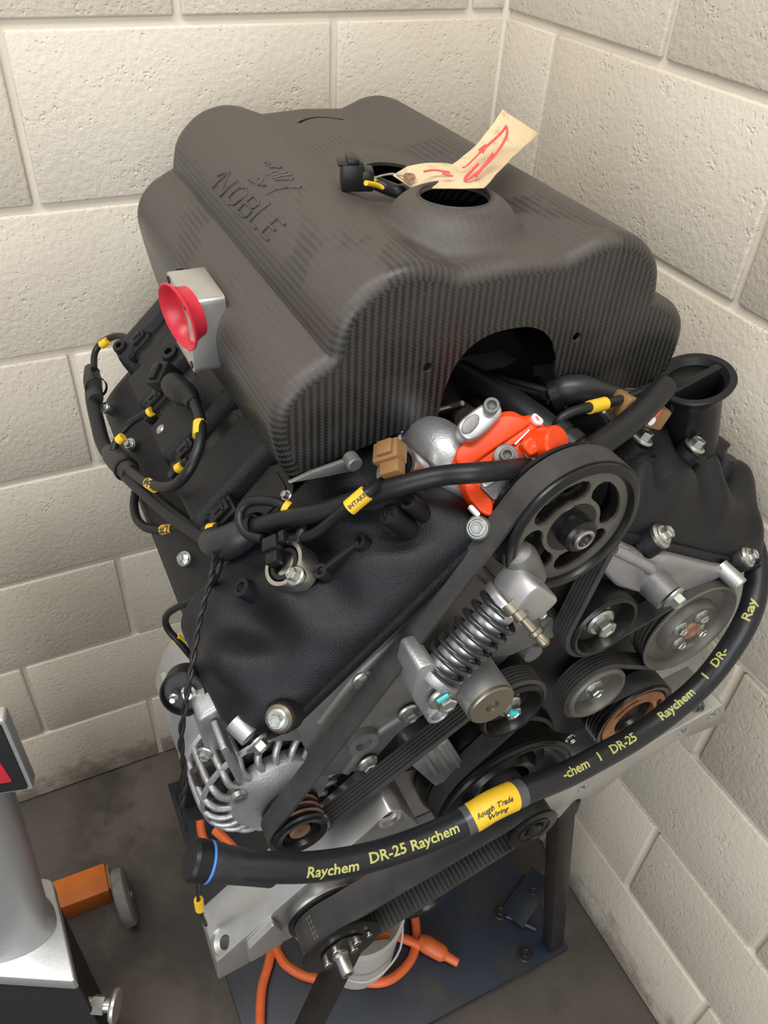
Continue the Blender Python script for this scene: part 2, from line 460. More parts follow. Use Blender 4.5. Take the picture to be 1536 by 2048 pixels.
# ------------------------------------------------------------------ carbon airbox
def carbon_material():
    m = bpy.data.materials.new('twill_carbon_fibre')
    m.use_nodes = True
    nt = m.node_tree; N = nt.nodes; L = nt.links
    b = N['Principled BSDF']
    uv = N.new('ShaderNodeUVMap'); uv.uv_map = 'UVMap'
    mp = N.new('ShaderNodeMapping'); mp.inputs['Rotation'].default_value = (0, 0, radians(45)); mp.inputs['Scale'].default_value = (1, 1, 1)
    sc = N.new('ShaderNodeVectorMath'); sc.operation = 'SCALE'; sc.inputs['Scale'].default_value = 1/.0021
    L.new(uv.outputs[0], mp.inputs[0]); L.new(mp.outputs[0], sc.inputs[0])
    sp = N.new('ShaderNodeSeparateXYZ'); L.new(sc.outputs[0], sp.inputs[0])
    def math(op, a, bb=None, c=None):
        n = N.new('ShaderNodeMath'); n.operation = op
        for i, s in enumerate((a, bb, c)):
            if s is None: continue
            if isinstance(s, (int, float)): n.inputs[i].default_value = s
            else: L.new(s, n.inputs[i])
        return n.outputs[0]
    fu = math('FLOOR', sp.outputs[0]); fv = math('FLOOR', sp.outputs[1])
    s = math('ADD', fu, fv)
    md = math('FLOORED_MODULO', s, 4.0)
    warp = math('LESS_THAN', md, 1.5)                      # 2x2 twill: which tow is on top
    # crown of each tow (warp tows are round across u, weft tows across v)
    cu = math('ABSOLUTE', math('SUBTRACT', math('FRACT', sp.outputs[0]), .5))
    cv = math('ABSOLUTE', math('SUBTRACT', math('FRACT', sp.outputs[1]), .5))
    mixh = N.new('ShaderNodeMix'); mixh.data_type = 'FLOAT'
    L.new(warp, mixh.inputs[0]); L.new(cv, mixh.inputs[2]); L.new(cu, mixh.inputs[3])
    h = math('SUBTRACT', 1.0, math('MULTIPLY', mixh.outputs[0], mixh.outputs[0]))
    col = N.new('ShaderNodeMix'); col.data_type = 'RGBA'
    col.inputs[6].default_value = (.004, .004, .004, 1); col.inputs[7].default_value = (.033, .032, .0305, 1)
    L.new(warp, col.inputs[0])
    # settled dust: on whatever faces the ceiling, wiped in patches
    geo = N.new('ShaderNodeNewGeometry')
    sn = N.new('ShaderNodeSeparateXYZ'); L.new(geo.outputs['Normal'], sn.inputs[0])
    tc = N.new('ShaderNodeTexCoord')
    n1 = N.new('ShaderNodeTexNoise'); n1.inputs['Scale'].default_value = 8; n1.inputs['Detail'].default_value = 4; n1.inputs['Distortion'].default_value = .8
    L.new(tc.outputs['Object'], n1.inputs['Vector'])
    n2 = N.new('ShaderNodeTexNoise'); n2.inputs['Scale'].default_value = 420; n2.inputs['Detail'].default_value = 2
    L.new(tc.outputs['Object'], n2.inputs['Vector'])
    up = N.new('ShaderNodeMapRange'); up.inputs[1].default_value = -.12; up.inputs[2].default_value = .55
    L.new(sn.outputs[2], up.inputs[0])
    patch = N.new('ShaderNodeMapRange'); patch.inputs[1].default_value = .42; patch.inputs[2].default_value = .47
    patch.inputs[3].default_value = .42; patch.inputs[4].default_value = 1.0
    L.new(n1.outputs['Fac'], patch.inputs[0])
    # the plain front face was wiped: only a thin film is left there
    dm = math('MULTIPLY', up.outputs[0], patch.outputs[0])
    grain = N.new('ShaderNodeMapRange'); grain.inputs[1].default_value = .3; grain.inputs[2].default_value = .7; grain.inputs[3].default_value = .8; grain.inputs[4].default_value = 1.0
    L.new(n2.outputs['Fac'], grain.inputs[0])
    dust = math('MULTIPLY', math('MULTIPLY', dm, grain.outputs[0]), .95)
    speck = N.new('ShaderNodeTexVoronoi'); speck.inputs['Scale'].default_value = 190
    L.new(tc.outputs['Object'], speck.inputs['Vector'])
    spk = math('LESS_THAN', speck.outputs['Distance'], .075)
    fin = N.new('ShaderNodeMix'); fin.data_type = 'RGBA'; fin.inputs[7].default_value = (.066, .056, .048, 1)
    L.new(dust, fin.inputs[0]); L.new(col.outputs[2], fin.inputs[6])
    fin2 = N.new('ShaderNodeMix'); fin2.data_type = 'RGBA'; fin2.inputs[7].default_value = (.3, .28, .25, 1)
    L.new(math('MULTIPLY', math('MULTIPLY', spk, dust), .5), fin2.inputs[0]); L.new(fin.outputs[2], fin2.inputs[6])
    L.new(fin2.outputs[2], b.inputs['Base Color'])
    rg = N.new('ShaderNodeMapRange'); rg.inputs[3].default_value = .3; rg.inputs[4].default_value = .62
    L.new(dust, rg.inputs[0]); L.new(rg.outputs[0], b.inputs['Roughness'])
    bp = N.new('ShaderNodeBump'); bp.inputs['Strength'].default_value = .16; bp.inputs['Distance'].default_value = .0006
    L.new(h, bp.inputs['Height']); L.new(bp.outputs[0], b.inputs['Normal'])
    return m
M['carbon'] = carbon_material()
YF, YB = -.640, -.172          # front and back of the airbox
PROF = [(.186, 1.2150), (.1945, 1.235), (.1985, 1.262), (.194, 1.284), (.180, 1.301), (.163, 1.311), (.1530, 1.3155),
        (.1505, 1.328), (.146, 1.342), (.1355, 1.356), (.118, 1.369), (.096, 1.3755), (.076, 1.3745), (.060, 1.3690), (.0475, 1.3645),
        (.030, 1.3655), (.0, 1.367)]
def airbox_profile():
    seg1 = catmull([Vector((a, b, 0)) for a, b in PROF[:7]], 8)
    seg2 = catmull([Vector((a, b, 0)) for a, b in PROF[6:15]], 8)
    seg3 = catmull([Vector((a, b, 0)) for a, b in PROF[14:]], 6)
    right = seg1[:-1] + seg2[:-1] + seg3
    left = [Vector((-v.x, v.y, 0)) for v in right[:-1]]
    return left + right[::-1]      # left bottom -> top -> right bottom
AP = airbox_profile()
_n = len(AP)
AN = []
for i in range(_n):
    t = (AP[min(i+1, _n-1)]-AP[max(i-1, 0)]).normalized()
    AN.append(Vector((-t.y, t.x, 0)))
AS = [0.0]
for i in range(1, _n): AS.append(AS[-1]+(AP[i]-AP[i-1]).length)
DOME = (CX-.012, -.557)
def dome_lift(x, y, z):
    r = hypot(x-DOME[0], (y-DOME[1]))
    if r > .085: return z
    if r < .031: h = 1.3905
    else:
        u = (r-.031)/(.062-.031)
        h = 1.3905-.030*u**1.8
    k = .006
    t = max(0, min(1, .5+.5*(h-z)/k))
    return z*(1-t)+h*t+k*t*(1-t)
def skirt(d, z, y):
    """the skirt hangs lower towards the back of the box"""
    f = (y-YF)/(YB-YF)
    if z < 1.262:
        u = (1.262-z)/(1.262-1.215)
        z -= u*f*.072
        d -= math.copysign(u*f*.012, d)
    return d, z
def box_point(s, y, off=0.0):
    """point on the shell at arc length s (0 = left skirt) and depth y"""
    k = 0
    while k < _n-2 and AS[k+1] < s: k += 1
    f = (s-AS[k])/(AS[k+1]-AS[k])
    p = AP[k].lerp(AP[k+1], f); nn = AN[k].lerp(AN[k+1], f).normalized()
    return Vector((CX+p.x+nn.x*off, y, p.y+nn.y*off)), Vector((nn.x, 0, nn.y))
RF, RB = .011, .030
rows = []
for k in range(7):
    th = pi/2*(1-k/6)
    rows.append((YF+RF-RF*sin(th), RF*(1-cos(th)), YF+RF-RF*th))
ys = [YF+RF+(YB-RB-YF-RF)*i/96 for i in range(1, 97)]
rows += [(y, 0.0, y) for y in ys]
for k in range(1, 8):
    th = pi/2*k/7
    rows.append((YB-RB+RB*sin(th), RB*(1-cos(th)), YB-RB+RB*th))
verts, uvs, faces = [], [], []
for y, ins, vv in rows:
    for i in range(_n):
        q = AP[i]-AN[i]*ins
        d, z = skirt(q.x, q.y, y)
        z = dome_lift(CX+d, y, z) if abs(d) < .1 else z
        verts.append((CX+d, y, z)); uvs.append((AS[i], vv))
for r in range(len(rows)-1):
    for i in range(_n-1):
        a = r*_n+i
        faces.append((a, a+1, a+_n+1, a+_n))
# front face with the arch
ARCH = [(.058, 1.2455), (.0555, 1.262), (.052, 1.278), (.045, 1.294), (.033, 1.306), (.018, 1.3125), (.004, 1.314)]
archR = [(v.x, v.y) for v in catmull([Vector((a, b, 0)) for a, b in ARCH], 4)]
arch = archR + [(-a+.0, b) for a, b in archR[::-1]]
base = len(verts)
loop = list(range(0, _n))
front_pts = [(verts[i][0], verts[i][2]) for i in loop]
ap = []
for a, b in arch:                       # right foot -> crown -> left foot
    verts.append((CX+a+.001, YF, b-.002)); uvs.append((CX+a, b)); ap.append(len(verts)-1)
poly = loop + ap
tri = tessellate_polygon([[Vector((verts[i][0], verts[i][2], 0)) for i in poly]])
# separate vertices for the flat front so that its weave runs in x/z
fmap = {}
for i in loop:
    verts.append(verts[i]); uvs.append((verts[i][0], verts[i][2])); fmap[i] = len(verts)-1
for t in tri: faces.append(tuple(fmap.get(poly[j], poly[j]) for j in t))
# back face
lb = [(len(rows)-1)*_n+i for i in range(_n)]
tri = tessellate_polygon([[Vector((verts[i][0], verts[i][2], 0)) for i in lb]])
for t in tri: faces.append(tuple(lb[j] for j in t))
def surf(px, py):
    """where the sight line through a pixel meets the left lobe of the shell -> (s, y)"""
    d = ray(px, py); best = None
    for k in range(_n-1):
        if AP[k].x > -.04: break
        a, b = AP[k], AP[k+1]
        # solve CAM + t d in (x,z) crossing the segment
        ex, ez = b.x-a.x, b.y-a.y
        det = d.x*(-ez)+d.z*ex
        if abs(det) < 1e-9: continue
        rx, rz = CX+a.x-CAM.x, a.y-CAM.z
        t = (rx*(-ez)+rz*ex)/det; u = (d.x*rz-d.z*rx)/det
        if -.001 <= u <= 1.001 and t > 0 and (best is None or t < best[0]):
            best = (t, AS[k]+u*(AS[k+1]-AS[k]), CAM.y+t*d.y)
    return best[1:] if best else None
airbox = thing('carbon_fibre_airbox', (CX, -.41, 1.16), 'dusty carbon fibre airbox with rounded lobes sitting on top of the engine', 'airbox')
def cutter(bm_fn):
    bm = bmesh.new(); bm_fn(bm)
    bmesh.ops.recalc_face_normals(bm, faces=bm.faces)
    me = bpy.data.meshes.new('cut'); bm.to_mesh(me); bm.free()
    o = bpy.data.objects.new('cut', me); C.objects.link(o)
    return o
def airbox_shell():
    me = bpy.data.meshes.new('shell')
    me.from_pydata(verts, [], faces)
    uvl = me.uv_layers.new(name='UVMap')
    for l in me.loops: uvl.data[l.index].uv = uvs[l.vertex_index]
    bm = bmesh.new(); bm.from_mesh(me)
    bmesh.ops.remove_doubles(bm, verts=bm.verts, dist=1e-6)
    bmesh.ops.recalc_face_normals(bm, faces=bm.faces)
    up = max(bm.faces, key=lambda f: f.calc_center_median().z)
    if up.normal.z < 0: bmesh.ops.reverse_faces(bm, faces=bm.faces)
    bm.to_mesh(me); bm.free()
    tmp = bpy.data.objects.new('tmp', me); C.objects.link(tmp)
    so = tmp.modifiers.new('s', 'SOLIDIFY'); so.thickness = .003; so.offset = -1; so.use_even_offset = False
    cuts = []
    cuts.append(cutter(lambda b: bm_lathe(b, [(0, 1.30), (.0285, 1.30), (.0285, 1.45), (0, 1.45)], (DOME[0], DOME[1], 0), (0, 0, 1), 56)))
    cuts.append(cutter(lambda b: bm_lathe(b, [(0, 1.30), (.031, 1.30), (.031, 1.45), (0, 1.45)], (CX-.004, -.425, 0), (0, 0, 1), 48)))
    # throttle opening in the left flank
    def thr(b):
        out = []
        for px, py in ((388, 536), (350, 538), (327, 560), (319, 590), (324, 625), (340, 660), (362, 684), (380, 680), (398, 640), (412, 600), (412, 570)):
            h = surf(px, py)
            if h: v = box_point(*h)[0]; out.append((v.y, v.z))
        bm_prism(b, rounded(out, .006), lambda u, v, d: Vector((d, u, v)), CX-.3, CX-.165)
    cuts.append(cutter(thr))
    # small crescent slot on the far end of the roof
    def slot(b):
        arc = [Vector((CX+.002+.034*cos(a), -.262+.03*sin(a), 0)) for a in [radians(35+110*k/10) for k in range(11)]]
        out = [(p.x, p.y) for p in arc] + [(CX+.002+(p.x-CX-.002)*.86, -.262+(p.y+.262)*.86) for p in arc[::-1]]
        bm_prism(b, out, lambda u, v, d: Vector((u, v, d)), 1.32, 1.42)
    cuts.append(cutter(slot))
    for dx in (-.071, .071):
        cuts.append(cutter(lambda b: bm_lathe(b, [(0, -.02), (.0042, -.02), (.0042, .02), (0, .02)], (CX+dx, YF, 1.292), FRONT, 16)))
    for c in cuts:
        bo = tmp.modifiers.new('b', 'BOOLEAN'); bo.object = c; bo.operation = 'DIFFERENCE'; bo.solver = 'EXACT'
    dg = bpy.context.evaluated_depsgraph_get()
    me2 = bpy.data.meshes.new_from_object(tmp.evaluated_get(dg))
    me2.name = 'shell'
    for c in cuts + [tmp]: bpy.data.objects.remove(c)
    me2.materials.clear()
    o = Vector((CX, -.41, 1.16))
    me2.transform(Matrix.Translation(-o))
    me2.polygons.foreach_set('use_smooth', [True]*len(me2.polygons))
    me2.set_sharp_from_angle(angle=radians(38))
    return link_mesh('shell', me2, M['carbon'], airbox, Matrix.Translation(o))
airbox_shell()
# rolled lip around the dome opening
lathe('opening_rim', [(.0275, -.004), (.0292, .0005), (.0305, .0012), (.0315, -.001)], (DOME[0], DOME[1], 1.3905), (0, 0, 1), M['carbon'], airbox, 56)
# raised NOBLE lettering and crest on the left lobe: strokes laid on the shell surface
def stroke(name, pts, r=.0014, closed=False):
    bm = bmesh.new()
    Q = []
    for (s0, y0), (s1, y1) in zip(pts[:-1], pts[1:]):
        for k in range(8): Q.append(box_point(s0+(s1-s0)*k/8, y0+(y1-y0)*k/8, .0002)[0])
    Q.append(box_point(*pts[-1], .0002)[0])
    bm_tube(bm, Q, r, 6, 0)
    return from_bm(name, bm, M['carbon'], airbox, angle=60)
def zoomed(x0, y0, s, pts): return [(x0+a/s, y0+b/s) for a, b in pts]
def glyph(k, *strokes):
    o = (578+61*k, 503+57*k); out = []
    for st in strokes: out.append([(o[0]+u*60+v*86, o[1]+u*56-v*78) for u, v in st])
    return out
LETTERS = (glyph(0, [(-.35, .55), (-.1, .98), (.0, 1.0), (.0, .02)], [(.0, 1.0), (.72, .0), (.72, 1.0)])
           + glyph(1, [(.38, 1.0), (.1, .85), (.06, .5), (.1, .15), (.38, .0), (.66, .15), (.72, .5), (.66, .85), (.38, 1.0)])
           + glyph(2, [(.08, .0), (.08, 1.0), (.5, 1.0), (.66, .86), (.62, .6), (.42, .52), (.08, .52)], [(.42, .52), (.7, .4), (.72, .14), (.55, .0), (.08, .0)])
           + glyph(3, [(.08, 1.25), (.08, .0), (.66, .0)])
           + glyph(4, [(.7, .0), (.08, .0), (.08, 1.0), (.7, 1.0)], [(.08, .52), (.55, .52)]))
CREST = [[(850, 440), (905, 410)], [(862, 425), (940, 415)], [(880, 440), (962, 420)], [(870, 395), (930, 400)], [(885, 452), (985, 432)], [(900, 460), (990, 458)],
         [(762, 455), (800, 480), (850, 492)], [(812, 448), (835, 462), (800, 490)],
         [(855, 535), (900, 510), (960, 500), (1030, 500)], [(840, 372), (862, 368), (868, 380), (850, 386)]]
for nm, grp in (('embossed_letter', LETTERS), ('embossed_crest_line', CREST)):
    for L_ in grp:
        pts = [surf(*q) for q in zoomed(200, 180, 2.56, L_)]
        pts = [p for p in pts if p]
        if len(pts) > 1: stroke(nm, pts)
# ------------------------------------------------------------------ the engine: block, timing case, valve covers
engine = thing('v8_engine', (CX, -.46, .62), 'black and silver V8 engine with belts and pulleys standing in the corner', 'engine')
BOLT_V, BOLT_F = None, None
def bolt_mesh():
    bm = bmesh.new()
    bm_lathe(bm, [(0, 0), (1.72, 0), (1.72, .22), (1.45, .42), (0, .42)], (0, 0, 0), (0, 0, 1), 24)
    bm_lathe(bm, [(0, .3), (1.1, .3), (1.1, 1.35), (.98, 1.5), (.72, 1.5), (.6, 1.36), (0, 1.36)], (0, 0, 0), (0, 0, 1), 6)
    bmesh.ops.recalc_face_normals(bm, faces=bm.faces)
    me = bpy.data.meshes.new('bolt'); bm.to_mesh(me); bm.free()
    me.polygons.foreach_set('use_smooth', [True]*len(me.polygons)); me.set_sharp_from_angle(angle=radians(30))
    return me
def socket_mesh():
    bm = bmesh.new()
    bm_lathe(bm, [(0, 0), (1, 0), (1, 1.0), (.9, 1.12), (.62, 1.12)], (0, 0, 0), (0, 0, 1), 24)
    bm_lathe(bm, [(.62, 1.12), (.6, 1.12), (.6, .55), (0, .55)], (0, 0, 0), (0, 0, 1), 6)
    bmesh.ops.recalc_face_normals(bm, faces=bm.faces)
    me = bpy.data.meshes.new('socket_screw'); bm.to_mesh(me); bm.free()
    me.polygons.foreach_set('use_smooth', [True]*len(me.polygons)); me.set_sharp_from_angle(angle=radians(30))
    return me
_bm_cache = {}
def bolt(p, axis, s, parent, m='zinc', spin=0.3, kind='bolt', name='bolt'):
    key = (kind, m)
    if key not in _bm_cache:
        me = bolt_mesh() if kind == 'bolt' else socket_mesh()
        me.materials.append(M[m]); _bm_cache[key] = me
    mw = frame(p, axis, spin=spin) @ Matrix.Diagonal((s, s, s, 1))
    return link_mesh(name, _bm_cache[key], None, parent, mw)
def in_cover(t, y, n, side):
    """point on a valve cover: t from outer to inner rail, n above the sealing plane"""
    k = COV[side]
    return Vector((CX+side*(k[2]-k[0]*t+k[1]*n), y, k[3]+k[1]*t+k[0]*n))
COV = {-1: (.737, .676, .237, 1.052), 1: (.875, .484, .280, 1.046)}     # cos, sin of the bank, outer rail
def CN(side): return Vector((side*COV[side][1], 0, COV[side][0]))
def CT(side): return Vector((-side*COV[side][0], 0, COV[side][1]))
def cv(px, py, n=0.0, side=-1):
    N_ = CN(side); O = in_cover(0, 0, 0, side)+N_*n
    d = ray(px, py); t = (O-CAM).dot(N_)/d.dot(N_)
    return CAM+d*t
T0, T1, Y0, Y1 = -.046, .232, -.743, -.170
def fq(u):
    u = max(0.0, min(1.0, u))
    return sqrt(max(0, 1-(1-u)**2.4))
def cover_h(t, y, side):
    # nose (shape laid out from the front rail backwards)
    y -= .025
    Y0, Y1 = -.768, -.195
    wfront = .082+.014*sin(t*62+.6)+.006*sin(t*140)
    hf = fq((y-Y0)/wfront)
    ho = fq((t-T0)/.052); hi = fq((T1-t)/.045); hb = fq((Y1-y)/.03)
    top = .044-.06*max(0, t-.13) if side < 0 else .068-.10*max(0, t-.14)
    # flutes between the casting bosses
    f = smoothstep(-.765, -.735, y)*smoothstep(-.635, -.69, y)
    top += f*(.0085*sin(t*88+1.1)-.006*cos((t*.9+y)*75))
    # coil bay
    b = smoothstep(-.632, -.612, y)
    if b > 0:
        ph = ((y+.575) % .1065)
        hump = smoothstep(0, .012, ph)*smoothstep(.078, .066, ph)
        if y < -.58: hump = 0
        inner = smoothstep(.018, .034, t)
        bay = .021+.031*hump*inner - .006*(1-inner)
        top = top*(1-b)+bay*b
    return top*hf*ho*hi*hb
def valve_cover(side, label):
    nt, ny = 84, 190
    vs, fs = [], []
    def yy(j):
        return Y0+(Y1-Y0)*(j/ny)**1.25
    def tt(i, y):
        u = i/nt
        u = u+.06*sin(2*pi*u)*-1
        r = .055; q = max(0, Y0+r-y); lo = T0+r-sqrt(max(0, r*r-q*q)) if side < 0 else T0+.024
        return lo+(T1-lo)*u
    for j in range(ny+1):
        for i in range(nt+1):
            y = yy(j); t = tt(i, y)
            # rounded plan corners at the front
            lo = tt(0, y); n = cover_h(T0+(t-lo)*(T1-T0)/(T1-lo), y, side)
            vs.append(in_cover(t, y, n, side))
    for j in range(ny):
        for i in range(nt):
            a = j*(nt+1)+i
            fs.append((a, a+1, a+nt+2, a+nt+1))
    # sealing lip all round
    ring = [i for i in range(nt+1)] + [j*(nt+1)+nt for j in range(1, ny+1)] + [ny*(nt+1)+i for i in range(nt-1, -1, -1)] + [j*(nt+1) for j in range(ny-1, 0, -1)]
    N_ = CN(side)
    cx = in_cover((T0+T1)/2, (Y0+Y1)/2, 0, side)
    prev = ring
    for off, out in ((0.0, .0025), (-.002, .0035), (-.009, .0035), (-.0105, .002)):
        cur = []
        for k in ring:
            p = vs[k]; t = (p-in_cover(0, 0, 0, side)).dot(CT(side)); y = p.y
            dt = 1 if t > T1-1e-4 else (-1 if t < tt(0, y)+1e-4 else 0)
            dy = 1 if y > Y1-1e-4 else (-1 if y < Y0+1e-4 else 0)
            vs.append(p+CT(side)*dt*out+Vector((0, dy*out, 0))+N_*off); cur.append(len(vs)-1)
        m = len(ring)
        for a in range(m):
            b = (a+1) % m
            fs.append((prev[a], cur[a], cur[b], prev[b]))
        prev = cur
    if side > 0: fs = [f[::-1] for f in fs]
    o = mobj('valve_cover', vs, fs, M['wrinkle'], engine, angle=60, label=label)
    return o
vc_left = valve_cover(-1, 'black wrinkle-finish valve cover on the left bank')
vc_right = valve_cover(1, 'black wrinkle-finish valve cover on the right bank')
NL, NR = CN(-1), CN(1)
def boss(p, axis, r, h, parent, m='wrinkle', hole=.55, name='boss'):
    return lathe(name, [(r*1.2, -.03), (r*1.06, -h*.6), (r, -.002), (r*.93, 0), (r*hole, 0), (r*hole, -.006), (0, -.006)], p, axis, M[m], parent, 24)
# outer corner bolts with their rubber-mounted washers and black bosses
for px, py, sd, par in ((556, 1438, -1, vc_left), (1498, 1112, 1, vc_right)):
    p = A(px, py, y=-.750)
    ax = (Vector((0, -.55, 0))+CN(sd)*.85).normalized()
    lathe('bolt_boss', [(.0, -.02), (.0145, -.02), (.0135, -.006), (.0125, -.004), (0, -.004)], p, ax, M['wrinkle'], par, 28)
    lathe('washer', [(0, -.004), (.0112, -.004), (.0112, -.001), (.009, .001), (0, .001)], p, ax, M['bronze'] if sd < 0 else M['steel'], par, 28)
    bolt(p+ax*.001, ax, .0049, par)
p = A(1325, 1070, y=-.752); ax = (Vector((0, -.45, 0))+NR*.9).normalized()
lathe('bolt_boss', [(.0, -.022), (.0145, -.02), (.0125, -.004), (0, -.004)], p, ax, M['wrinkle'], vc_right, 28)
lathe('washer', [(0, -.004), (.012, -.004), (.012, -.001), (.009, .001), (0, .001)], p, ax, M['steel'], vc_right, 28)
bolt(p+ax*.001, ax, .0054, vc_right)
p = A(955, 1056, y=-.745)
lathe('washer', [(0, -.012), (.0095, -.012), (.0095, -.001), (.008, .001), (0, .001)], p, (NL+FRONT*.6), M['zinc'], vc_left, 28)
bolt(p, NL+FRONT*.6, .0042, vc_left)
# casting bosses on the left nose
for px, py, n, r in ((481, 1174, .055, .0085), (776, 1027, .053, .0088), (815, 1002, .052, .0068), (640, 1141, .046, .0066), (716, 1081, .047, .0066)):
    p = cv(px, py, n)
    boss(p, NL, r, .022, vc_left)
    lathe('threaded_insert', [(r*.52, -.004), (r*.3, -.0035), (r*.28, -.012), (0, -.012)], p, NL, M['steel'], vc_left, 16)
a, b = cv(640, 1141, .0455), cv(716, 1081, .0465)
e = (b-a).normalized(); s = NL.cross(e)
bm = bmesh.new()
bm_prism(bm, [(0, -.0025), ((b-a).length, -.0025), ((b-a).length, .0025), (0, .0025)], to_plane(a, e, s, NL), -.02, 0, .0008)
from_bm('rib', bm, M['wrinkle'], vc_left)
# cam sensor wells: clamped steel rings with a rubber lip, each holding a sensor plug
def sensor_well(px, py, n, r, ear):
    p = cv(px, py, n)
    w = lathe('sensor_ring', [(r, -.02), (r, -.001), (r*.97, .001), (r*.80, .001), (r*.78, -.012), (0, -.012)], p, NL, M['steel'], vc_left, 36)
    lathe('rubber_lip', [(r*.74, -.010), (r*.70, .0005), (r*.52, .0008), (r*.48, -.004), (0, -.005)], p, NL, M['rubber'], vc_left, 32)
    if ear:
        q = cv(*ear, n)
        d = (q-p); L_ = d.length; e = d.normalized(); s = NL.cross(e)
        out = rounded([(0, -.012), (L_*.6, -.009), (L_+.007, -.006), (L_+.007, .006), (L_*.6, .009), (0, .012)], .006)
        bm = bmesh.new(); bm_prism(bm, out, to_plane(p, e, s, NL), -.004, -.0005, .0008)
        from_bm('clamp_ear', bm, M['steel'], vc_left)
        bolt(q, NL, .0048, vc_left, spin=.9)
    return p
sw1 = sensor_well(568, 1127, .063, .0195, (592, 1152))
sw2 = sensor_well(793, 936, .056, .0185, None)
# edge bolts down the outside of the left cover
for px, py in ((208, 815), (258, 888), (366, 1117)):
    p = cv(px, py, .021)
    lathe('washer', [(0, -.01), (.0075, -.01), (.0075, -.001), (0, 0)], p, (-.6, -.35, .7), M['zinc'], vc_left, 20)
    bolt(p, (-.6, -.35, .7), .0038, vc_left)
# inner row on the right cover
for px, py in ((1283, 878), (1388, 893)):
    p = A(px, py, y=-.692)
    lathe('bolt_post', [(0, -.05), (.013, -.05), (.0115, -.003), (0, -.003)], p, NR+Vector((0, -.25, .35)), M['wrinkle'], vc_right, 24)
    bolt(p, NR+Vector((0, -.2, .5)), .0062, vc_right)
# stub posts along the ridge of the right cover
for px, py, r, l, yy_ in ((1356, 918, .0095, .05, -.692), (1452, 912, .0125, .06, -.678), (1290, 905, .012, .04, -.69)):
    p = A(px, py, y=yy_)
    ax = (Vector((.25, .05, .95))).normalized()
    lathe('casting_post', [(r*1.25, -l), (r*1.05, -.004), (r*.9, 0), (0, 0)], p, ax, M['wrinkle'], vc_right, 20)

# ---- coils: flat black plates with latching plugs in the bays of the left cover
for k, (plate, plug) in enumerate((((523, 1012), (455, 1033)), ((446, 893), (384, 908)), ((362, 800), (322, 806)), ((318, 690), (288, 686)))):
    a = cv(*plate, .040)
    e2 = Vector((0, 1, 0)); e1 = CT(-1)
    bm = bmesh.new()
    bm_prism(bm, rounded([(-.032, -.021), (.03, -.026), (.038, -.015), (.038, .017), (.028, .026), (-.032, .021)], .004), to_plane(a, e1, e2, NL), -.012, .004, .0012)
    bm_prism(bm, rounded([(-.026, -.017), (.025, -.02), (.031, -.012), (.031, .013), (.024, .02), (-.026, .017)], .003), to_plane(a, e1, e2, NL), .003, .0055, .0006)
    coil = from_bm('ignition_coil', bm, M['coil'], engine)
    q = cv(*plug, .040)
    bm = bmesh.new()
    R_ = Matrix((e1, e2, NL)).transposed()
    bm_box(bm, q, (.030, .024, .017), R_, .0018)
    bm_box(bm, q+NL*.010+e1*.002, (.020, .014, .006), R_, .001)
    bm_box(bm, q-e1*.018, (.014, .018, .012), R_, .0015)
    from_bm('plug', bm, M['plastic'], coil)
    bm = bmesh.new()
    bm_box(bm, q+NL*.0135+e1*.002, (.012, .003, .002), R_, .0004)
    bm_box(bm, q+NL*.0135+e1*.006, (.003, .012, .002), R_, .0004)
    from_bm('latch', bm, M['coil'], coil)
# spare tall posts on the coil bay
for px, py, r, l, m in ((237, 690, .0085, .035, 'wrinkle'), (336, 702, .010, .02, 'wrinkle')):
    boss(cv(px, py, .058), Vector((-.45, -.2, .87)), r, l, vc_left, hole=.45, name='post')
lathe('screw', [(0, -.01), (.0055, -.006), (.0055, 0), (.004, .001), (.0015, .001), (0, 0)], cv(320, 858, .052), NL, M['steel'], vc_left, 16)

# ---- cylinder heads and block behind the covers
def slab(name, pts, y0, y1, m, bev=.004, parent=engine, **kw):
    bm = bmesh.new()
    bm_prism(bm, pts, lambda u, v, d: Vector((u, d, v)), y0, y1, bev)
    return from_bm(name, bm, M[m], parent, **kw)
for sd in (-1, 1):
    pts = [in_cover(T0+.004, 0, -.013, sd), in_cover(T1-.004, 0, -.013, sd), in_cover(T1-.05, 0, -.14, sd), in_cover(T0+.045, 0, -.14, sd)]
    slab('cylinder_head', [(p.x, p.z) for p in pts], -.722, -.18, 'castdark')
slab('engine_block', [(CX-.15, .70), (CX+.15, .70), (CX+.19, .78), (CX+.2, 1.0), (CX+.06, 1.12), (CX-.06, 1.12), (CX-.2, 1.0), (CX-.19, .78)], -.70, -.2, 'block', .01)
slab('oil_pan', [(CX-.14, .57), (CX+.14, .57), (CX+.155, .71), (CX-.155, .71)], -.66, -.22, 'castdark', .012)
# timing case plates on the front
def P2(y, *pts): return [(A(px, py, y=y).x, A(px, py, y=y).z) for px, py in pts]
yt = -.728
front = P2(-.732, (592, 1462), (628, 1418), (690, 1345), (720, 1318), (880, 1196), (960, 1090), (1020, 1080), (1100, 1230), (1010, 1330), (900, 1400), (800, 1470), (735, 1545), (640, 1560))
bm = bmesh.new(); bm_prism(bm, rounded(front, .008), to_xz(-.700), 0, .030, .003)
tcase = from_bm('timing_case', bm, M['graphite'], engine, label='grey cast timing case in front of the left bank')
for pts in (((880, 1210), (730, 1330), (640, 1440)), ((940, 1120), (1000, 1180), (1060, 1230)), ((820, 1420), (745, 1470), (690, 1540))):
    q = [A(px, py, y=-.7285) for px, py in pts]
    tube('rib', q, .006, M['graphite'], tcase, seg=8)
for px, py in ((726, 1358), (816, 1424), (735, 1525)):
    bolt(A(px, py, y=-.733), FRONT, .0062, tcase, spin=px)
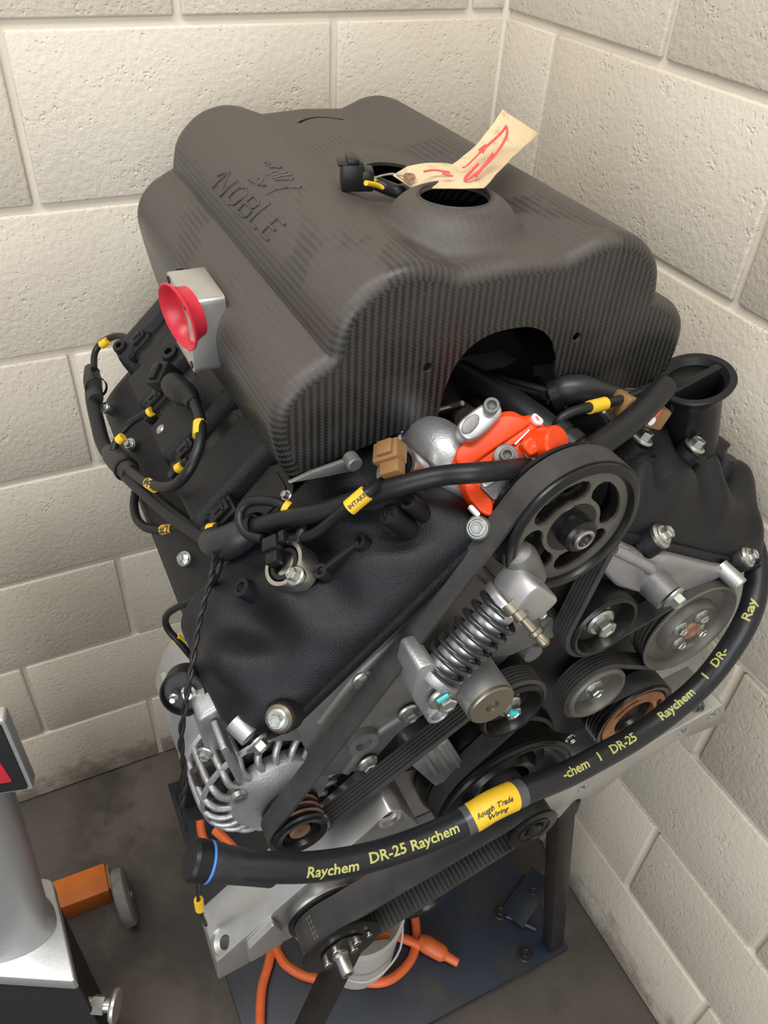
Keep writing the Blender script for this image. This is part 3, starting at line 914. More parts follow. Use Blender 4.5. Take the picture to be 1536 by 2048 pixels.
lathe('bolt_boss', [(.018, -.02), (.015, .0), (.008, .0), (.008, -.006), (0, -.006)], A(728, 1490, y=-.738), FRONT, M['castdark'], tcase, 28)
case2 = P2(-.745, (1000, 1100), (1240, 1080), (1290, 1200), (1350, 1260), (1330, 1420), (1200, 1500), (1000, 1480), (940, 1440), (960, 1330), (1060, 1240))
bm = bmesh.new(); bm_prism(bm, rounded(case2, .008), to_xz(-.69), 0, .035, .003)
tc2 = from_bm('timing_case', bm, M['block'], engine, label='black lower timing case behind the idler pulleys')
for px, py, r in ((1100, 1250, .012), (1075, 1215, .0065), (1085, 1235, .006), (1060, 1300, .01)):
    lathe('stud_boss', [(0, -.02), (r*1.3, -.02), (r, .006), (0, .006)], A(px, py, y=-.735), FRONT, M['castdark'], tc2, 20)
for px, py, s in ((1078, 1222, .0045), (1072, 1208, .004), (1012, 1170, .0042), (1140, 1475, .004)):
    bolt(A(px, py, y=-.745), FRONT, s, tc2, m='steel', spin=py)
# pale machined pad with a ragged edge behind the damper
bm = bmesh.new(); bm_prism(bm, rounded(P2(-.742, (1010, 1235), (1085, 1225), (1082, 1290), (1030, 1315), (985, 1322)), .004), to_xz(-.725), 0, .014, .0015)
from_bm('machined_pad', bm, M['castdark'], engine)
# silver housing under the right cover
sil = P2(-.758, (1226, 1088), (1262, 1100), (1300, 1118), (1348, 1118), (1440, 1140), (1500, 1146), (1478, 1168), (1450, 1158), (1420, 1172), (1370, 1190), (1300, 1196), (1240, 1180), (1212, 1150), (1208, 1110))
bm = bmesh.new(); bm_prism(bm, rounded(sil, .006), to_xz(-.70), 0, .055, .008, seg=3)
sh = from_bm('timing_case', bm, M['cast'], engine, label='silver cast housing under the right valve cover')
lathe('bolt_post', [(0, -.022), (.0088, -.022), (.0082, .004), (.007, .005), (.0038, .005), (.0038, -.002), (0, -.002)], A(1474, 1164, y=-.768), FRONT+Vector((.25, 0, -.25)), M['cast'], sh, 24)
lathe('bolt_post', [(0, -.04), (.017, -.04), (.015, .008), (0, .008)], A(1325, 1183, y=-.765), FRONT+Vector((.2, 0, -.2)), M['castdark'], sh, 24)
bolt(A(1345, 1193, y=-.778), FRONT+Vector((.2, 0, -.2)), .0072, sh)
tube('rib', [A(1226, 1098, y=-.76), A(1290, 1130, y=-.762), A(1300, 1140, y=-.762)], .0055, M['cast'], sh, seg=8)
# ------------------------------------------------------------------ pulleys and belts
YP = -.766                                   # front faces of the pulleys
BW0, BW1 = -.763, -.7415                     # belt edges
def pc(px, py, y=YP):
    p = A(px, py, y=y); return Vector((p.x, y, p.z))
cPS, cID1, cID2, cWP = pc(1149.7, 1060.9), pc(1211.6, 1256), pc(1196, 1389), pc(1384, 1263)
cTEN, cALT, cAC = pc(1026.6, 1425.6), pc(603.8, 1671), pc(1269, 1438)
cCR = Vector((CX+.001, YP, .832))
rPS, rID1, rID2, rWP, rTEN, rALT, rAC, rCR = .0585, .0368, .0345, .0545, .0352, .0258, .0485, .078
def bean(a0, half, r0, r1, n=7):
    """kidney shaped hole"""
    rm, rw = (r0+r1)/2, (r1-r0)/2
    out = []
    for k in range(n): a = a0-half+2*half*k/(n-1); out.append((r1*cos(a), r1*sin(a)))
    for k in range(1, 5):
        b = a0+half; t = pi*k/5
        out.append((rm*cos(b)+rw*cos(b+t), rm*sin(b)+rw*sin(b+t)))
    for k in range(n): a = a0+half-2*half*k/(n-1); out.append((r0*cos(a), r0*sin(a)))
    for k in range(1, 5):
        b = a0-half; t = pi+pi*k/5
        out.append((rm*cos(b)+rw*cos(b+t), rm*sin(b)+rw*sin(b+t)))
    return out
# power steering pulley
ps = lathe('power_steering_pulley', [(.052, -.009), (.0525, -.002), (.0545, .0015), (.0585, .0015), (.061, .0), (.0615, -.002), (.0595, -.004), (rPS, -.005), (rPS, -.026), (.0615, -.028), (.0615, -.031), (.055, -.031), (.052, -.012), (.052, -.009)],
           cPS, FRONT, M['gloss'], engine, 72, label='large black power steering pulley with four kidney-shaped openings')
bm = bmesh.new()
bm_prism(bm, circle(0, 0, .0535, 64), to_plane(cPS, (1, 0, 0), (0, 0, 1), FRONT), -.0085, -.004, 0,
         holes=[bean(radians(a), radians(27), .0265, .0455) for a in (118, 28, -62, -152)])
from_bm('web', bm, M['pulleyface'], ps)
bm = bmesh.new()
for a in (118, 28, -62, -152):
    o1 = bean(radians(a), radians(27), .0265, .0455); o2 = bean(radians(a), radians(27), .0252, .0468)
    n = len(o1); T_ = to_plane(cPS, (1, 0, 0), (0, 0, 1), FRONT)
    r0 = [bm.verts.new(T_(*q, -.004)) for q in o2]; r1 = [bm.verts.new(T_(*q, -.0065)) for q in o1]; r2 = [bm.verts.new(T_(*q, -.016)) for q in o1]
    for i in range(n):
        j = (i+1) % n
        bm.faces.new((r0[i], r0[j], r1[j], r1[i])); bm.faces.new((r1[i], r1[j], r2[j], r2[i]))
from_bm('opening_rim', bm, M['gloss'], ps)
lathe('hub', [(.023, -.0045), (.0225, -.0035), (.015, -.003), (.0145, .008), (.0125, .0105), (0, .0105)], cPS, FRONT, M['gloss'], ps, 40)
lathe('shaft_nut', [(0, .010), (.0092, .010), (.0092, .0125), (.0075, .0135), (.0062, .013), (.006, .006), (0, .006)], cPS, FRONT, M['steel'], ps, 32)
def idler(c, r, label, hub_r=.017, m='gloss', smooth_lip=True):
    o = lathe('idler_pulley', [(hub_r, -.016), (r*.74, -.013), (r*.80, -.004), (r*.86, .0005), (r*.94, .0012), (r, -.001), (r, -.026), (r*.8, -.028), (hub_r, -.028), (hub_r, -.016)], c, FRONT, M[m], engine, 56, label=label)
    return o
def hub_bolt(par, c, s=.0075, paint=False):
    lathe('washer', [(0, -.018), (.0165, -.018), (.016, -.0135), (.0125, -.0125), (.0125, -.009), (0, -.009)], c, FRONT, M['zinc'], par, 32)
    b = bolt(c+FRONT*-.009, FRONT, s, par, spin=.2+c.x*9)
    if paint:
        box('paint_mark', c+Vector((-.004, -.0045, .008)), (.009, .004, .006), M['teal'], par, rotm('Y', 25), .001)
i1 = idler(cID1, rID1, 'black idler pulley below the power steering pulley'); hub_bolt(i1, cID1, .0088)
i2 = idler(cID2, rID2, 'black idler pulley above the copper coloured clutch', m='pulleyface'); hub_bolt(i2, cID2, .0066)
i3 = idler(cTEN, rTEN, 'black tensioner pulley with teal paint marks on its washer'); hub_bolt(i3, cTEN, .0078, True)
# water pump pulley with four bolts and rusty centre
wp = lathe('water_pump_pulley', [(0, -.004), (.030, -.004), (.0315, -.001), (.0335, -.0035), (.036, -.011), (.050, -.0105), (.053, -.004), (.057, -.001), (.0585, -.002), (.0585, -.004), (rWP, -.006), (rWP, -.03), (0, -.03)], cWP, FRONT, M['pulleyface'], engine, 64, label='four-bolt water pump pulley beside the block wall')
lathe('hub_rust', [(.0115, -.004), (.011, -.001), (.0072, -.001), (.0068, -.003), (0, -.003)], cWP+Vector((.002, 0, -.002)), FRONT, M['rust'], wp, 28)
for a in (62, 152, 242, 332):
    bolt(cWP+Vector((.0185*cos(radians(a)), -(-.004), .0185*sin(radians(a)))), FRONT, .005, wp, m='zinc', spin=a)
for k in range(4):
    yk = cWP.y+.008+k*.0045
    lathe('groove_ring', [(rWP+.0002, .0012), (rWP+.0018, 0), (rWP+.0002, -.0012)], Vector((cWP.x, yk, cWP.z)), FRONT, M['gloss'], wp, 56)
# compressor clutch
ac = lathe('compressor_clutch', [(0, -.014), (.024, -.012), (.026, -.006), (.0275, -.006), (.0275, -.004), (.043, -.004), (.0455, -.001), (.050, .0), (.0505, -.003), (rAC, -.005), (rAC, -.032), (0, -.032)], cAC, FRONT, M['gloss'], engine, 60, label='compressor clutch pulley with copper coloured face')
bm = bmesh.new()
bm_prism(bm, circle(0, 0, .0425, 56), to_plane(cAC, (1, 0, 0), (0, 0, 1), FRONT), -.006, -.001, 0, holes=[circle(0, 0, .0265, 40), bean(radians(125), radians(22), .031, .038), bean(radians(5), radians(22), .031, .038), bean(radians(-115), radians(22), .031, .038)])
from_bm('clutch_plate', bm, M['copper'], ac)
for k in range(4):
    lathe('groove_ring', [(rAC+.0002, .0012), (rAC+.0018, 0), (rAC+.0002, -.0012)], Vector((cAC.x, cAC.y+.008+k*.0045, cAC.z)), FRONT, M['gloss'], ac, 48)
# crank damper
cr = lathe('crank_pulley', [(0, -.02), (.030, -.02), (.032, -.004), (.040, -.002), (.048, -.014), (.060, -.016), (.066, -.010), (.070, .004), (.0795, .0065), (.082, .004), (.082, -.0), (.079, -.002), (rCR, -.004), (rCR, -.026), (.082, -.028), (.085, -.036), (.085, -.046), (0, -.046)], cCR, FRONT, M['gloss'], engine, 88, label='large black crank pulley behind the printed sleeve')
lathe('damper_groove', [(.072, .0048), (.0735, .0064), (.0755, .0066), (.077, .0062)], cCR, FRONT, M['rubber'], cr, 72)
# alternator pulley is built with the alternator below
# ---- belt loops
def belt_path(wheels, step=.004):
    """wheels: (centre2d, radius, dir) dir=+1 counter-clockwise seen from the front"""
    n = len(wheels); seg = []
    for i in range(n):
        (c0, r0, d0), (c1, r1, d1) = wheels[i], wheels[(i+1) % n]
        d = c1-c0; L = d.length; a = atan2(d.y, d.x)
        # tangent from wheel 0 to wheel 1
        if d0 == d1: b = math.acos(max(-1, min(1, (r0-r1)/L)))
        else: b = math.acos(max(-1, min(1, (r0+r1)/L)))
        a0 = a-d0*b
        a1 = a0 if d0 == d1 else a0+pi
        seg.append((a0, a1))
    pts = []
    for i in range(n):
        c, r, d = wheels[i]
        ain = seg[i-1][1]; aout = seg[i][0]
        sw = (aout-ain)*d
        sw = sw % (2*pi)
        k = max(2, int(sw*r/step))
        for j in range(k+1):
            a = ain+d*sw*j/k
            pts.append((Vector((c.x+r*cos(a), c.y+r*sin(a))), Vector((cos(a), sin(a)))*d))
    return pts
def sweep_belt(name, wheels, section, mat_, parent, label=None, step=.004, closed_section=True):
    pts = belt_path(wheels, step)
    vs, fs = [], []
    m = len(section)
    for p, nrm in pts:
        for off, y in section:
            q = p+nrm*off
            vs.append((q.x, y, q.y))
    n = len(pts)
    for i in range(n):
        for j in range(m):
            a, b = i*m+j, i*m+(j+1) % m
            c, d = ((i+1) % n)*m+(j+1) % m, ((i+1) % n)*m+j
            fs.append((a, b, c, d))
    bm = bmesh.new()
    V = [bm.verts.new(v) for v in vs]
    for f in fs: bm.faces.new([V[k] for k in f])
    return from_bm(name, bm, M[mat_], parent, angle=28, label=label)
def v2(c): return Vector((c.x, c.z))
ribs = [(.0016, BW0), (.0016, BW1)]
for k in range(6):
    w = (BW1-BW0)/6; y1 = BW1-k*w
    ribs += [(-.0010, y1-.0002), (-.0030, y1-w*.22), (-.0030, y1-w*.74), (-.0010, y1-w*.95)]
bt = .003
sweep_belt('drive_belt', [(v2(cPS), rPS+bt, 1), (v2(cALT), rALT+bt, 1), (v2(cTEN), rTEN+.0016, -1), (v2(cCR), rCR+bt-.002, 1), (v2(cAC), rAC+bt, 1), (v2(cID2), rID2+.0016, -1), (v2(cWP), rWP+bt, 1), (v2(cID1), rID1+.0016, -1)],
           ribs, 'belt', engine, 'long black ribbed drive belt looping over the front pulleys')
# ---- toothed belt of the pump drive
YQ = -.822
cP1, cP2 = pc(685.8, 1897.8, YQ), pc(1068.8, 1661.7, YQ)
cP3 = pc(850, 1808, -.80)
rP1, rP2 = .0335, .0235
tsec = [(.002, -.8175), (.002, -.786), (-.001, -.786), (-.001, -.8175)]
tb = sweep_belt('toothed_belt', [(v2(cP1), rP1+.001, 1), (v2(cP2), rP2+.001, 1)], tsec, 'belt', engine, 'black toothed belt between the two lower pulleys', .003)
pts = belt_path([(v2(cP1), rP1+.001, 1), (v2(cP2), rP2+.001, 1)], .003)
P3d = [Vector((p.x, 0, p.y)) for p, n in pts] + [Vector((pts[0][0].x, 0, pts[0][0].y))]
# teeth along the inside of the loop
bm = bmesh.new(); acc = 0; nxt = 0
Ns = [Vector((n.x, 0, n.y)) for p, n in pts] + [Vector((pts[0][1].x, 0, pts[0][1].y))]
for i in range(len(P3d)-1):
    a, b = P3d[i], P3d[i+1]; L = (b-a).length
    if L < 1e-7: continue
    while nxt < acc+L:
        f = (nxt-acc)/L; c = a.lerp(b, f); n = Ns[i].lerp(Ns[i+1], f).normalized(); t = (b-a).normalized()
        bm_box(bm, Vector((c.x, -.80175, c.z))-n*.0018, (.0028, .031, .0022), Matrix((t, Vector((0, 1, 0)), n)).transposed())
        nxt += .005
    acc += L
from_bm('belt_tooth_row', bm, M['belt'], tb, angle=20, kind='stuff')
def toothed(c, r, label, flange, front_bolts=False):
    o = lathe('toothed_pulley', [(0, -.004), (r*.45, -.004), (r*.5, -.0015), (flange*.92, -.0005), (flange, -.0015), (flange, -.0035), (r, -.0045), (r, -.0365), (flange, -.0375), (flange, -.04), (0, -.04)], c, FRONT, M['gloss'], engine, 56, label=label)
    return o
t1 = toothed(cP1, rP1, 'black toothed pulley with four socket screws at the lower left', .0415)
t2 = toothed(cP2, rP2, 'small black toothed pulley in front of the crank', .029)
lathe('pulley_recess', [(.0185, .0), (.0175, -.004), (.009, -.005), (.0085, .0), (.005, .001), (0, .0005)], cP2, FRONT, M['plastic'], t2, 32)
lathe('recess_plate', [(.0225, -.0005), (.0225, .0008), (.006, .0012), (0, .0012)], cP1, FRONT, M['gloss'], t1, 32)
lathe('drive_stub', [(.0068, 0), (.0068, .020), (.006, .0225), (.0035, .0225), (.0035, .018), (0, .018)], cP1+Vector((-.004, 0, -.004)), FRONT, M['steel'], t1, 24)
lathe('stub_collar', [(.0085, 0), (.0085, .004), (.0068, .006)], cP1+Vector((-.004, 0, -.004)), FRONT, M['bronze'], t1, 24)
for dx, dz in ((-.017, -.009), (.013, .010), (-.009, .013), (.010, -.0035), (.0265, .011)):
    bolt(cP1+Vector((dx, -.0008, dz)), FRONT, .0042 if dx < .02 else .003, t1, m='steel', kind='socket', name='socket_screw')
p3 = lathe('tension_pulley', [(.004, .003), (.006, .002), (.010, -.003), (.018, -.004), (.020, .0005), (.0245, .001), (.0255, -.002), (.0255, -.022), (0, -.022)], cP3, FRONT, M['gloss'], engine, 44, label='small black tension pulley under the toothed belt')
bolt(cP3+FRONT*-.002, FRONT, .0048, p3, m='castdark')
# machined bearing carrier between bar and pulley
lathe('pulley_shaft', [(.018, -.012), (.018, .0), (.0155, .001), (.0155, .028), (.0185, .030), (.024, .031), (.024, .033), (0, .033)], Vector((cP1.x, -.752, cP1.z)), FRONT, M['machined'], engine, 48)
lathe('crank_snout', [(.020, 0), (.020, .06), (0, .06)], Vector((cP2.x, -.745, cP2.z)), FRONT, M['block'], engine, 32)
# printed marks on the toothed belt back
for k, a in enumerate((128, 133, 170, 176)):
    for j in range(5):
        ar = radians(a); n = Vector((cos(ar), 0, sin(ar)))
        p = Vector((cP1.x, 0, cP1.z))+n*(rP1+.0032)
        box('belt_print', Vector((p.x, -.812+j*.005, p.z)), (.0016, .0032, .0003), M['white'] if False else M['bronze'], tb, rotm('Y', 90-a), 0)
# ---- spring damper of the belt tensioner
dA, dB = A(868, 1348, y=-.775), A(1015, 1205, y=-.775)
ax = (dB-dA).normalized()
dm = lathe('damper', [(0, -.002), (.021, -.002), (.0225, .002), (.0225, .006), (.013, .007), (.013, .045)], dA, ax, M['cast'], engine, 40, label='silver spring damper of the belt tensioner')
Ld = (dB-dA).length
lathe('damper_rod', [(.0132, 0), (.0132, Ld), (0, Ld)], dA, ax, M['satin'], dm, 32)
e1, e2, a_ = basis(ax)
turns = 7.4
tube('coil_spring', [dA+ax*(.006+(Ld-.012)*k/160)+(e1*cos(2*pi*turns*k/160)+e2*sin(2*pi*turns*k/160))*.0185 for k in range(161)], .0025, M['spring'], dm, seg=8, smooth=1)
lathe('spring_seat', [(0, -.002), (.0215, -.003), (.022, .001), (.021, .003), (0, .003)], dB, ax, M['satin'], dm, 40)
# head of the damper: rounded block with a threaded nipple
up_ = FRONT.cross(ax)
bm = bmesh.new()
bm_prism(bm, rounded([(.002, -.015), (.014, -.019), (.030, -.019), (.030, .019), (.014, .019), (.002, .015)], .007), to_plane(dB, ax, up_, FRONT), -.014, .020, .003)
from_bm('damper_head', bm, M['satin'], dm)
lathe('pivot_boss', [(.0135, -.02), (.014, .0), (.0135, .010), (.011, .016), (.006, .019), (0, .020)], dB+ax*.030+Vector((-.004, .012, .004)), Vector((-.45, .05, .85)), M['graphite'], dm, 28)
nb = A(1042, 1232, y=-.795)
nd = Vector((.35, -.75, -.45)).normalized()
lathe('nipple', [(0, -.014), (.0085, -.014), (.0085, -.006), (.0062, -.005), (.0062, .002), (.0038, .003), (.0038, .014), (.0056, .015), (.0056, .018), (.0038, .019), (.0044, .022), (.0044, .027), (.0025, .029), (0, .029)], nb, nd, M['bronze'], dm, 20)
# foot of the damper: cast bracket with painted bolt
bm = bmesh.new()
bm_prism(bm, rounded(P2(-.782, (836, 1332), (868, 1322), (905, 1380), (912, 1398), (880, 1408), (885, 1432), (862, 1440), (842, 1420), (822, 1392)), .005), to_xz(-.752), 0, .032, .003)
from_bm('damper_foot', bm, M['cast'], dm)
bolt(A(884, 1394, y=-.787), FRONT, .0075, dm); box('paint_mark', A(886, 1397, y=-.7985), (.010, .002, .0045), M['teal'], dm, rotm('Y', -25), .0006)
lathe('hollow_boss', [(.011, -.02), (.010, .003), (.008, .004), (.0065, .003), (.006, -.005), (0, -.005)], A(873, 1425, y=-.784), FRONT, M['cast'], dm, 24)
# tensioner barrel with bronze cap
cB = A(980, 1405, y=-.80)
tbl = lathe('tensioner_barrel', [(0, -.05), (.0225, -.05), (.0215, -.002), (.0215, .0), (0, .0)], cB, FRONT, M['satin'], engine, 40, label='satin silver tensioner barrel with a bronze end cap')
lathe('end_cap', [(.0212, 0), (.0212, .003), (.020, .0042), (.0062, .0042), (.0058, .001), (0, .001)], cB, FRONT, M['bronze'], tbl, 40)
bm = bmesh.new(); bm_prism(bm, rounded(P2(-.765, (985, 1320), (1030, 1400), (1000, 1440), (935, 1420), (915, 1370)), .008), to_xz(-.74), 0, .018, .003)
from_bm('tensioner_arm', bm, M['castdark'], tbl)
# loose cast lug under the belt
bm = bmesh.new(); bm_prism(bm, rounded(P2(-.75, (822, 1500), (895, 1475), (927, 1525), (915, 1550), (872, 1575), (820, 1530)), .004), to_xz(-.72), 0, .03, .003)
lg = from_bm('cast_lug', bm, M['cast'], engine, label='small silver cast lug below the ribbed belt')
for px, py in ((845, 1515), (868, 1505), (890, 1500)):
    tube('fin', [A(px, py-8, y=-.752), A(px+28, py+34, y=-.752)], .0022, M['cast'], lg, seg=6, smooth=1)
# ------------------------------------------------------------------ power steering pump (orange)
nrm_up = Vector((-.30, -.58, .76)).normalized()
PREF = A(1000, 885, y=-.703)
def traced(pts, n, d0, d1, bev=.003, r=.005):
    """outline on the tilted upper face of the pump, with real thickness"""
    n = Vector(n).normalized(); e1, e2, _ = basis(n)
    out = []
    for px, py in pts:
        d = ray(px, py); t = (PREF+n*d1-CAM).dot(n)/d.dot(n); w = CAM+d*t-PREF
        out.append((w.dot(e1), w.dot(e2)))
    bm = bmesh.new(); bm_prism(bm, rounded(out, r), to_plane(PREF, e1, e2, n), d0, d1, bev, seg=3)
    return bm
def plate(name, pts, m, d0, d1, bev=.0012, r=.005):
    return from_bm(name, traced(pts, nrm_up, d0, d1, bev, r), M[m], pump)
def on_face(px, py, d1):
    d = ray(px, py); t = (PREF+nrm_up*d1-CAM).dot(nrm_up)/d.dot(nrm_up); return CAM+d*t
pump = from_bm('power_steering_pump', traced(((900, 930), (908, 902), (930, 884), (962, 862), (1004, 820), (1028, 818), (1048, 830), (1064, 825), (1088, 842), (1102, 866), (1124, 896), (1095, 935), (1045, 975), (1010, 1022), (984, 1038), (955, 1022), (928, 975), (912, 955)), nrm_up, -.05, 0, .005), M['orange'], engine, label='bright orange power steering pump')
plate('pump_ridge', ((910, 925), (912, 898), (960, 864), (1006, 826), (1044, 832), (1064, 845), (995, 893), (932, 938)), 'orange', -.01, .006, .003)
plate('pump_ridge', ((932, 938), (1064, 846), (1080, 850), (1060, 872), (1020, 892), (975, 928), (950, 945)), 'orange', -.01, .0025, .002)
plate('pump_ridge', ((926, 965), (945, 962), (988, 1000), (985, 1034), (958, 1022), (936, 992)), 'orange', -.01, .006, .003)
plate('pump_lug', ((1040, 886), (1062, 868), (1082, 888), (1080, 902), (1062, 912)), 'orange', -.01, .012, .003, .003)
lathe('lug_dimple', [(.004, .0003), (.0032, .0008), (.002, .0003), (0, .0)], on_face(1064, 890, .012), nrm_up, M['orange'], pump, 16)
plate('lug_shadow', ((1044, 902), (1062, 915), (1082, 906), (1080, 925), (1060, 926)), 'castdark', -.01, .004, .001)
lathe('pump_port', [(0, -.03), (.014, -.03), (.014, .004), (.0125, .006), (0, .006)], on_face(1104, 888, .006), Vector((.30, -.72, .5)), M['orange'], pump, 28)
plate('cut_line', ((1028, 888), (1058, 858), (1060, 861), (1032, 890)), 'satin', -.002, .0032, .0003, .0005)
plate('outlet_cap', ((914, 852), (922, 838), (942, 822), (962, 808), (984, 800), (1003, 808), (1006, 828), (978, 858), (956, 876), (936, 882), (920, 870)), 'satin', -.01, .016, .003)
plate('cap_recess', ((922, 854), (930, 838), (950, 825), (960, 832), (958, 848), (942, 866), (926, 868)), 'castdark', .0, .0172, .001)
bolt(on_face(981, 815, .016), nrm_up, .0062, pump, m='castdark', kind='socket', name='socket_screw')
plate('side_plate', ((958, 948), (980, 928), (1002, 902), (1022, 892), (1040, 908), (1036, 922), (1018, 940), (990, 965), (966, 978)), 'satin', -.01, .0055, .0015)
lathe('washer', [(0, 0), (.0095, 0), (.0095, .0012), (.008, .002), (0, .002)], on_face(1012, 913, .0055), nrm_up, M['castdark'], pump, 24)
bolt(on_face(1012, 912, .0075), nrm_up, .0055, pump, m='castdark', kind='socket', name='socket_screw')
plate('casting_face', ((955, 968), (1000, 955), (1035, 955), (1030, 975), (1005, 998), (985, 1000)), 'castdark', -.01, .003, .0015)
plate('white_sticker', ((1062, 832), (1070, 825), (1088, 840), (1084, 850), (1070, 846)), 'white', .0, .0075, .0004, .002)
plate('sticker_mark', ((1070, 833), (1074, 831), (1080, 840), (1076, 842)), 'redwire', .0, .008, .0002, .001)
plate('white_sticker', ((936, 1012), (944, 1008), (962, 1028), (955, 1034)), 'white', .0, .0075, .0004, .002)
# silver pipe with a weld bead beside the pump
pipe = tube('coolant_pipe', [A(805, 900, y=-.60), A(860, 882, y=-.65), A(898, 915, y=-.68), A(908, 985, y=-.685), A(905, 1040, y=-.68)], .0205, M['cast'], engine, seg=24, label='silver welded coolant pipe beside the orange pump')
bm = bmesh.new()
pa, pb = A(840, 886, y=-.630), A(862, 884, y=-.652)
for k in range(11):
    a = pi*(.02+.96*k/10)
    t = (pb-pa).normalized(); e1, e2, _ = basis(t)
    bm_lathe(bm, [(0, -.003), (.0032, -.0022), (.0042, 0), (.0032, .0022), (0, .003)], pa.lerp(pb, .4)+(e1*cos(a)+e2*sin(a))*.0208, t, 10)
from_bm('weld_bead', bm, M['weld'], pipe)
# black fittings behind the pump, seen through the arch
tube('fuel_pipe', [A(872, 822, y=-.60), A(915, 825, y=-.62), A(935, 840, y=-.645)], .011, M['block'], engine, seg=14)
tube('bracket_wire', [A(876, 820, y=-.625), A(905, 812, y=-.63), A(925, 806, y=-.64)], .0022, M['bronze'], engine, seg=8)

# ------------------------------------------------------------------ oil filler neck on the right cover
fb, ft = A(1380, 872, y=-.665), A(1389, 762, y=-.665)
fa = (ft-fb).normalized(); Lf = (ft-fb).length
fn = lathe('oil_filler_neck', [(.0, -.05), (.027, -.05), (.0262, 0), (.0258, Lf-.018), (.0272, Lf-.012), (.031, Lf-.005), (.0355, Lf), (.0365, Lf+.0025), (.0355, Lf+.004), (.030, Lf+.0035), (.0255, Lf-.002), (.0248, Lf-.03), (0, Lf-.03)], fb, fa, M['plastic'], engine, 56, label='flared black oil filler neck on the right valve cover')
e1, e2, _ = basis(fa, (1, 0, 0))
d1 = (A(1440, 775, y=-.665)-A(1345, 740, y=-.665)); d1 = (d1-fa*d1.dot(fa)).normalized(); d2 = fa.cross(d1)
bm = bmesh.new()
bm_prism(bm, [(-.029, -.004), (.029, -.004), (.029, .004), (-.029, .004)], to_plane(fb+fa*Lf, d1, d2, fa), -.022, .003, .001)
from_bm('grip_bar', bm, M['plastic'], fn)
half = [(.026*cos(a), .026*sin(a)) for a in [radians(12+156*k/12) for k in range(13)]]
bm = bmesh.new(); bm_prism(bm, half, to_plane(fb+fa*Lf, d1, d2, fa), -.012, -.004, .001)
from_bm('cap_step', bm, M['plastic'], fn)
bm = bmesh.new()
bm_prism(bm, rounded([(-.033, -.014), (.033, -.014), (.04, 0), (.033, .014), (-.033, .014)], .006), to_plane(fb-fa*.004, Vector((.85, -.5, -.1)).normalized(), fa.cross(Vector((.85, -.5, -.1)).normalized()), fa), -.008, .0, .001)
from_bm('neck_flange', bm, M['plastic'], fn)
lathe('neck_clamp', [(0, -.008), (.014, -.008), (.0135, 0), (0, 0)], A(1390, 898, y=-.69), NR, M['plastic'], fn, 24)

# ------------------------------------------------------------------ alternator
AY = -.738
alt = lathe('alternator', [(0, .003), (.014, .003), (.02, .0), (.024, -.004), (.031, -.006), (.031, -.02), (0, -.02)], (cALT.x, AY, cALT.z), FRONT, M['cast'], engine, 48, label='silver slotted alternator hanging at the lower left of the engine')
AC_ = Vector((cALT.x-.004, 0, cALT.z+.008))
def aring(r0, r1, y0, y1, name='housing_ring', m='cast', seg=56):
    return lathe(name, [(r0, y0-.001), (r0, y1), (r1-.003, y1), (r1, y1-.003), (r1, y0-.001), (r0, y0-.001)], Vector((AC_.x, 0, AC_.z)), FRONT, M[m], alt, seg)
def ay(h): return h
# front bell: hub ring and bent bars over a dark winding
RO = .0735
O3 = Vector((AC_.x, 0, AC_.z))
lathe('winding', [(0, .706), (.055, .706), (.061, .698), (.061, .63), (0, .63)], O3, FRONT, M['winding'], alt, 48)
for k in range(26):
    a = 2*pi*k/26
    tube('winding_strand', [O3+Vector((.061*cos(a), -.704, .061*sin(a))), O3+Vector((.0625*cos(a+.1), -.685, .0625*sin(a+.1))), O3+Vector((.061*cos(a), -.660, .061*sin(a)))], .0032, M['winding'], alt, seg=6, smooth=2)
lathe('hub_ring', [(.020, .735), (.036, .732), (.047, .7255), (.0495, .720), (.0495, .712), (.020, .712), (.02, .735)], O3, FRONT, M['cast'], alt, 56)
lathe('front_rim', [(.0690, .7125), (.0715, .7115), (.0722, .708), (.069, .706), (.0668, .709), (.0690, .7125)], O3, FRONT, M['cast'], alt, 64)
lathe('housing_ring', [(.062, .670), (RO, .670), (RO+.0025, .667), (RO+.0025, .648), (.062, .648), (.062, .670)], O3, FRONT, M['cast'], alt, 64)
lathe('rear_housing', [(RO, .650), (RO, .62), (.076, .612), (.076, .56), (.066, .54), (.03, .53), (0, .53)], O3, FRONT, M['cast'], alt, 64)
for k in range(22):
    a = 2*pi*k/22+.07; e = Vector((cos(a), 0, sin(a))); e2_ = Vector((cos(a+.10), 0, sin(a+.10)))
    tube('slot_bar', [O3+e2_*.045+Vector((0, -.7215, 0)), O3+e2_*.058+Vector((0, -.7185, 0)), O3+e*.0678+Vector((0, -.7115, 0)), O3+e*.0705+Vector((0, -.697, 0)), O3+e*.0712+Vector((0, -.668, 0))], .0036, M['cast'], alt, seg=8, smooth=3)
# pulley
ap_ = lathe('alternator_pulley', [(0, -.012), (.0115, -.012), (.0125, -.006), (.017, -.006), (.0185, .0), (.0245, .0015), (.0275, .0), (.0285, -.002), (.0265, -.004), (rALT-.002, -.005), (rALT-.002, -.027), (.0275, -.028), (.0275, -.03), (0, -.03)], cALT, FRONT, M['gloss'], alt, 48)
lathe('pulley_nut', [(0, -.010), (.0105, -.010), (.010, -.004), (.0085, -.003), (0, -.003)], cALT, FRONT, M['rust'], alt, 28)
for k in range(6):
    lathe('groove_ring', [(rALT-.002, .0014), (rALT, 0), (rALT-.002, -.0014)], Vector((cALT.x, cALT.y+.0065+k*.0036, cALT.z)), FRONT, M['rust'] if k % 2 else M['gloss'], alt, 40)
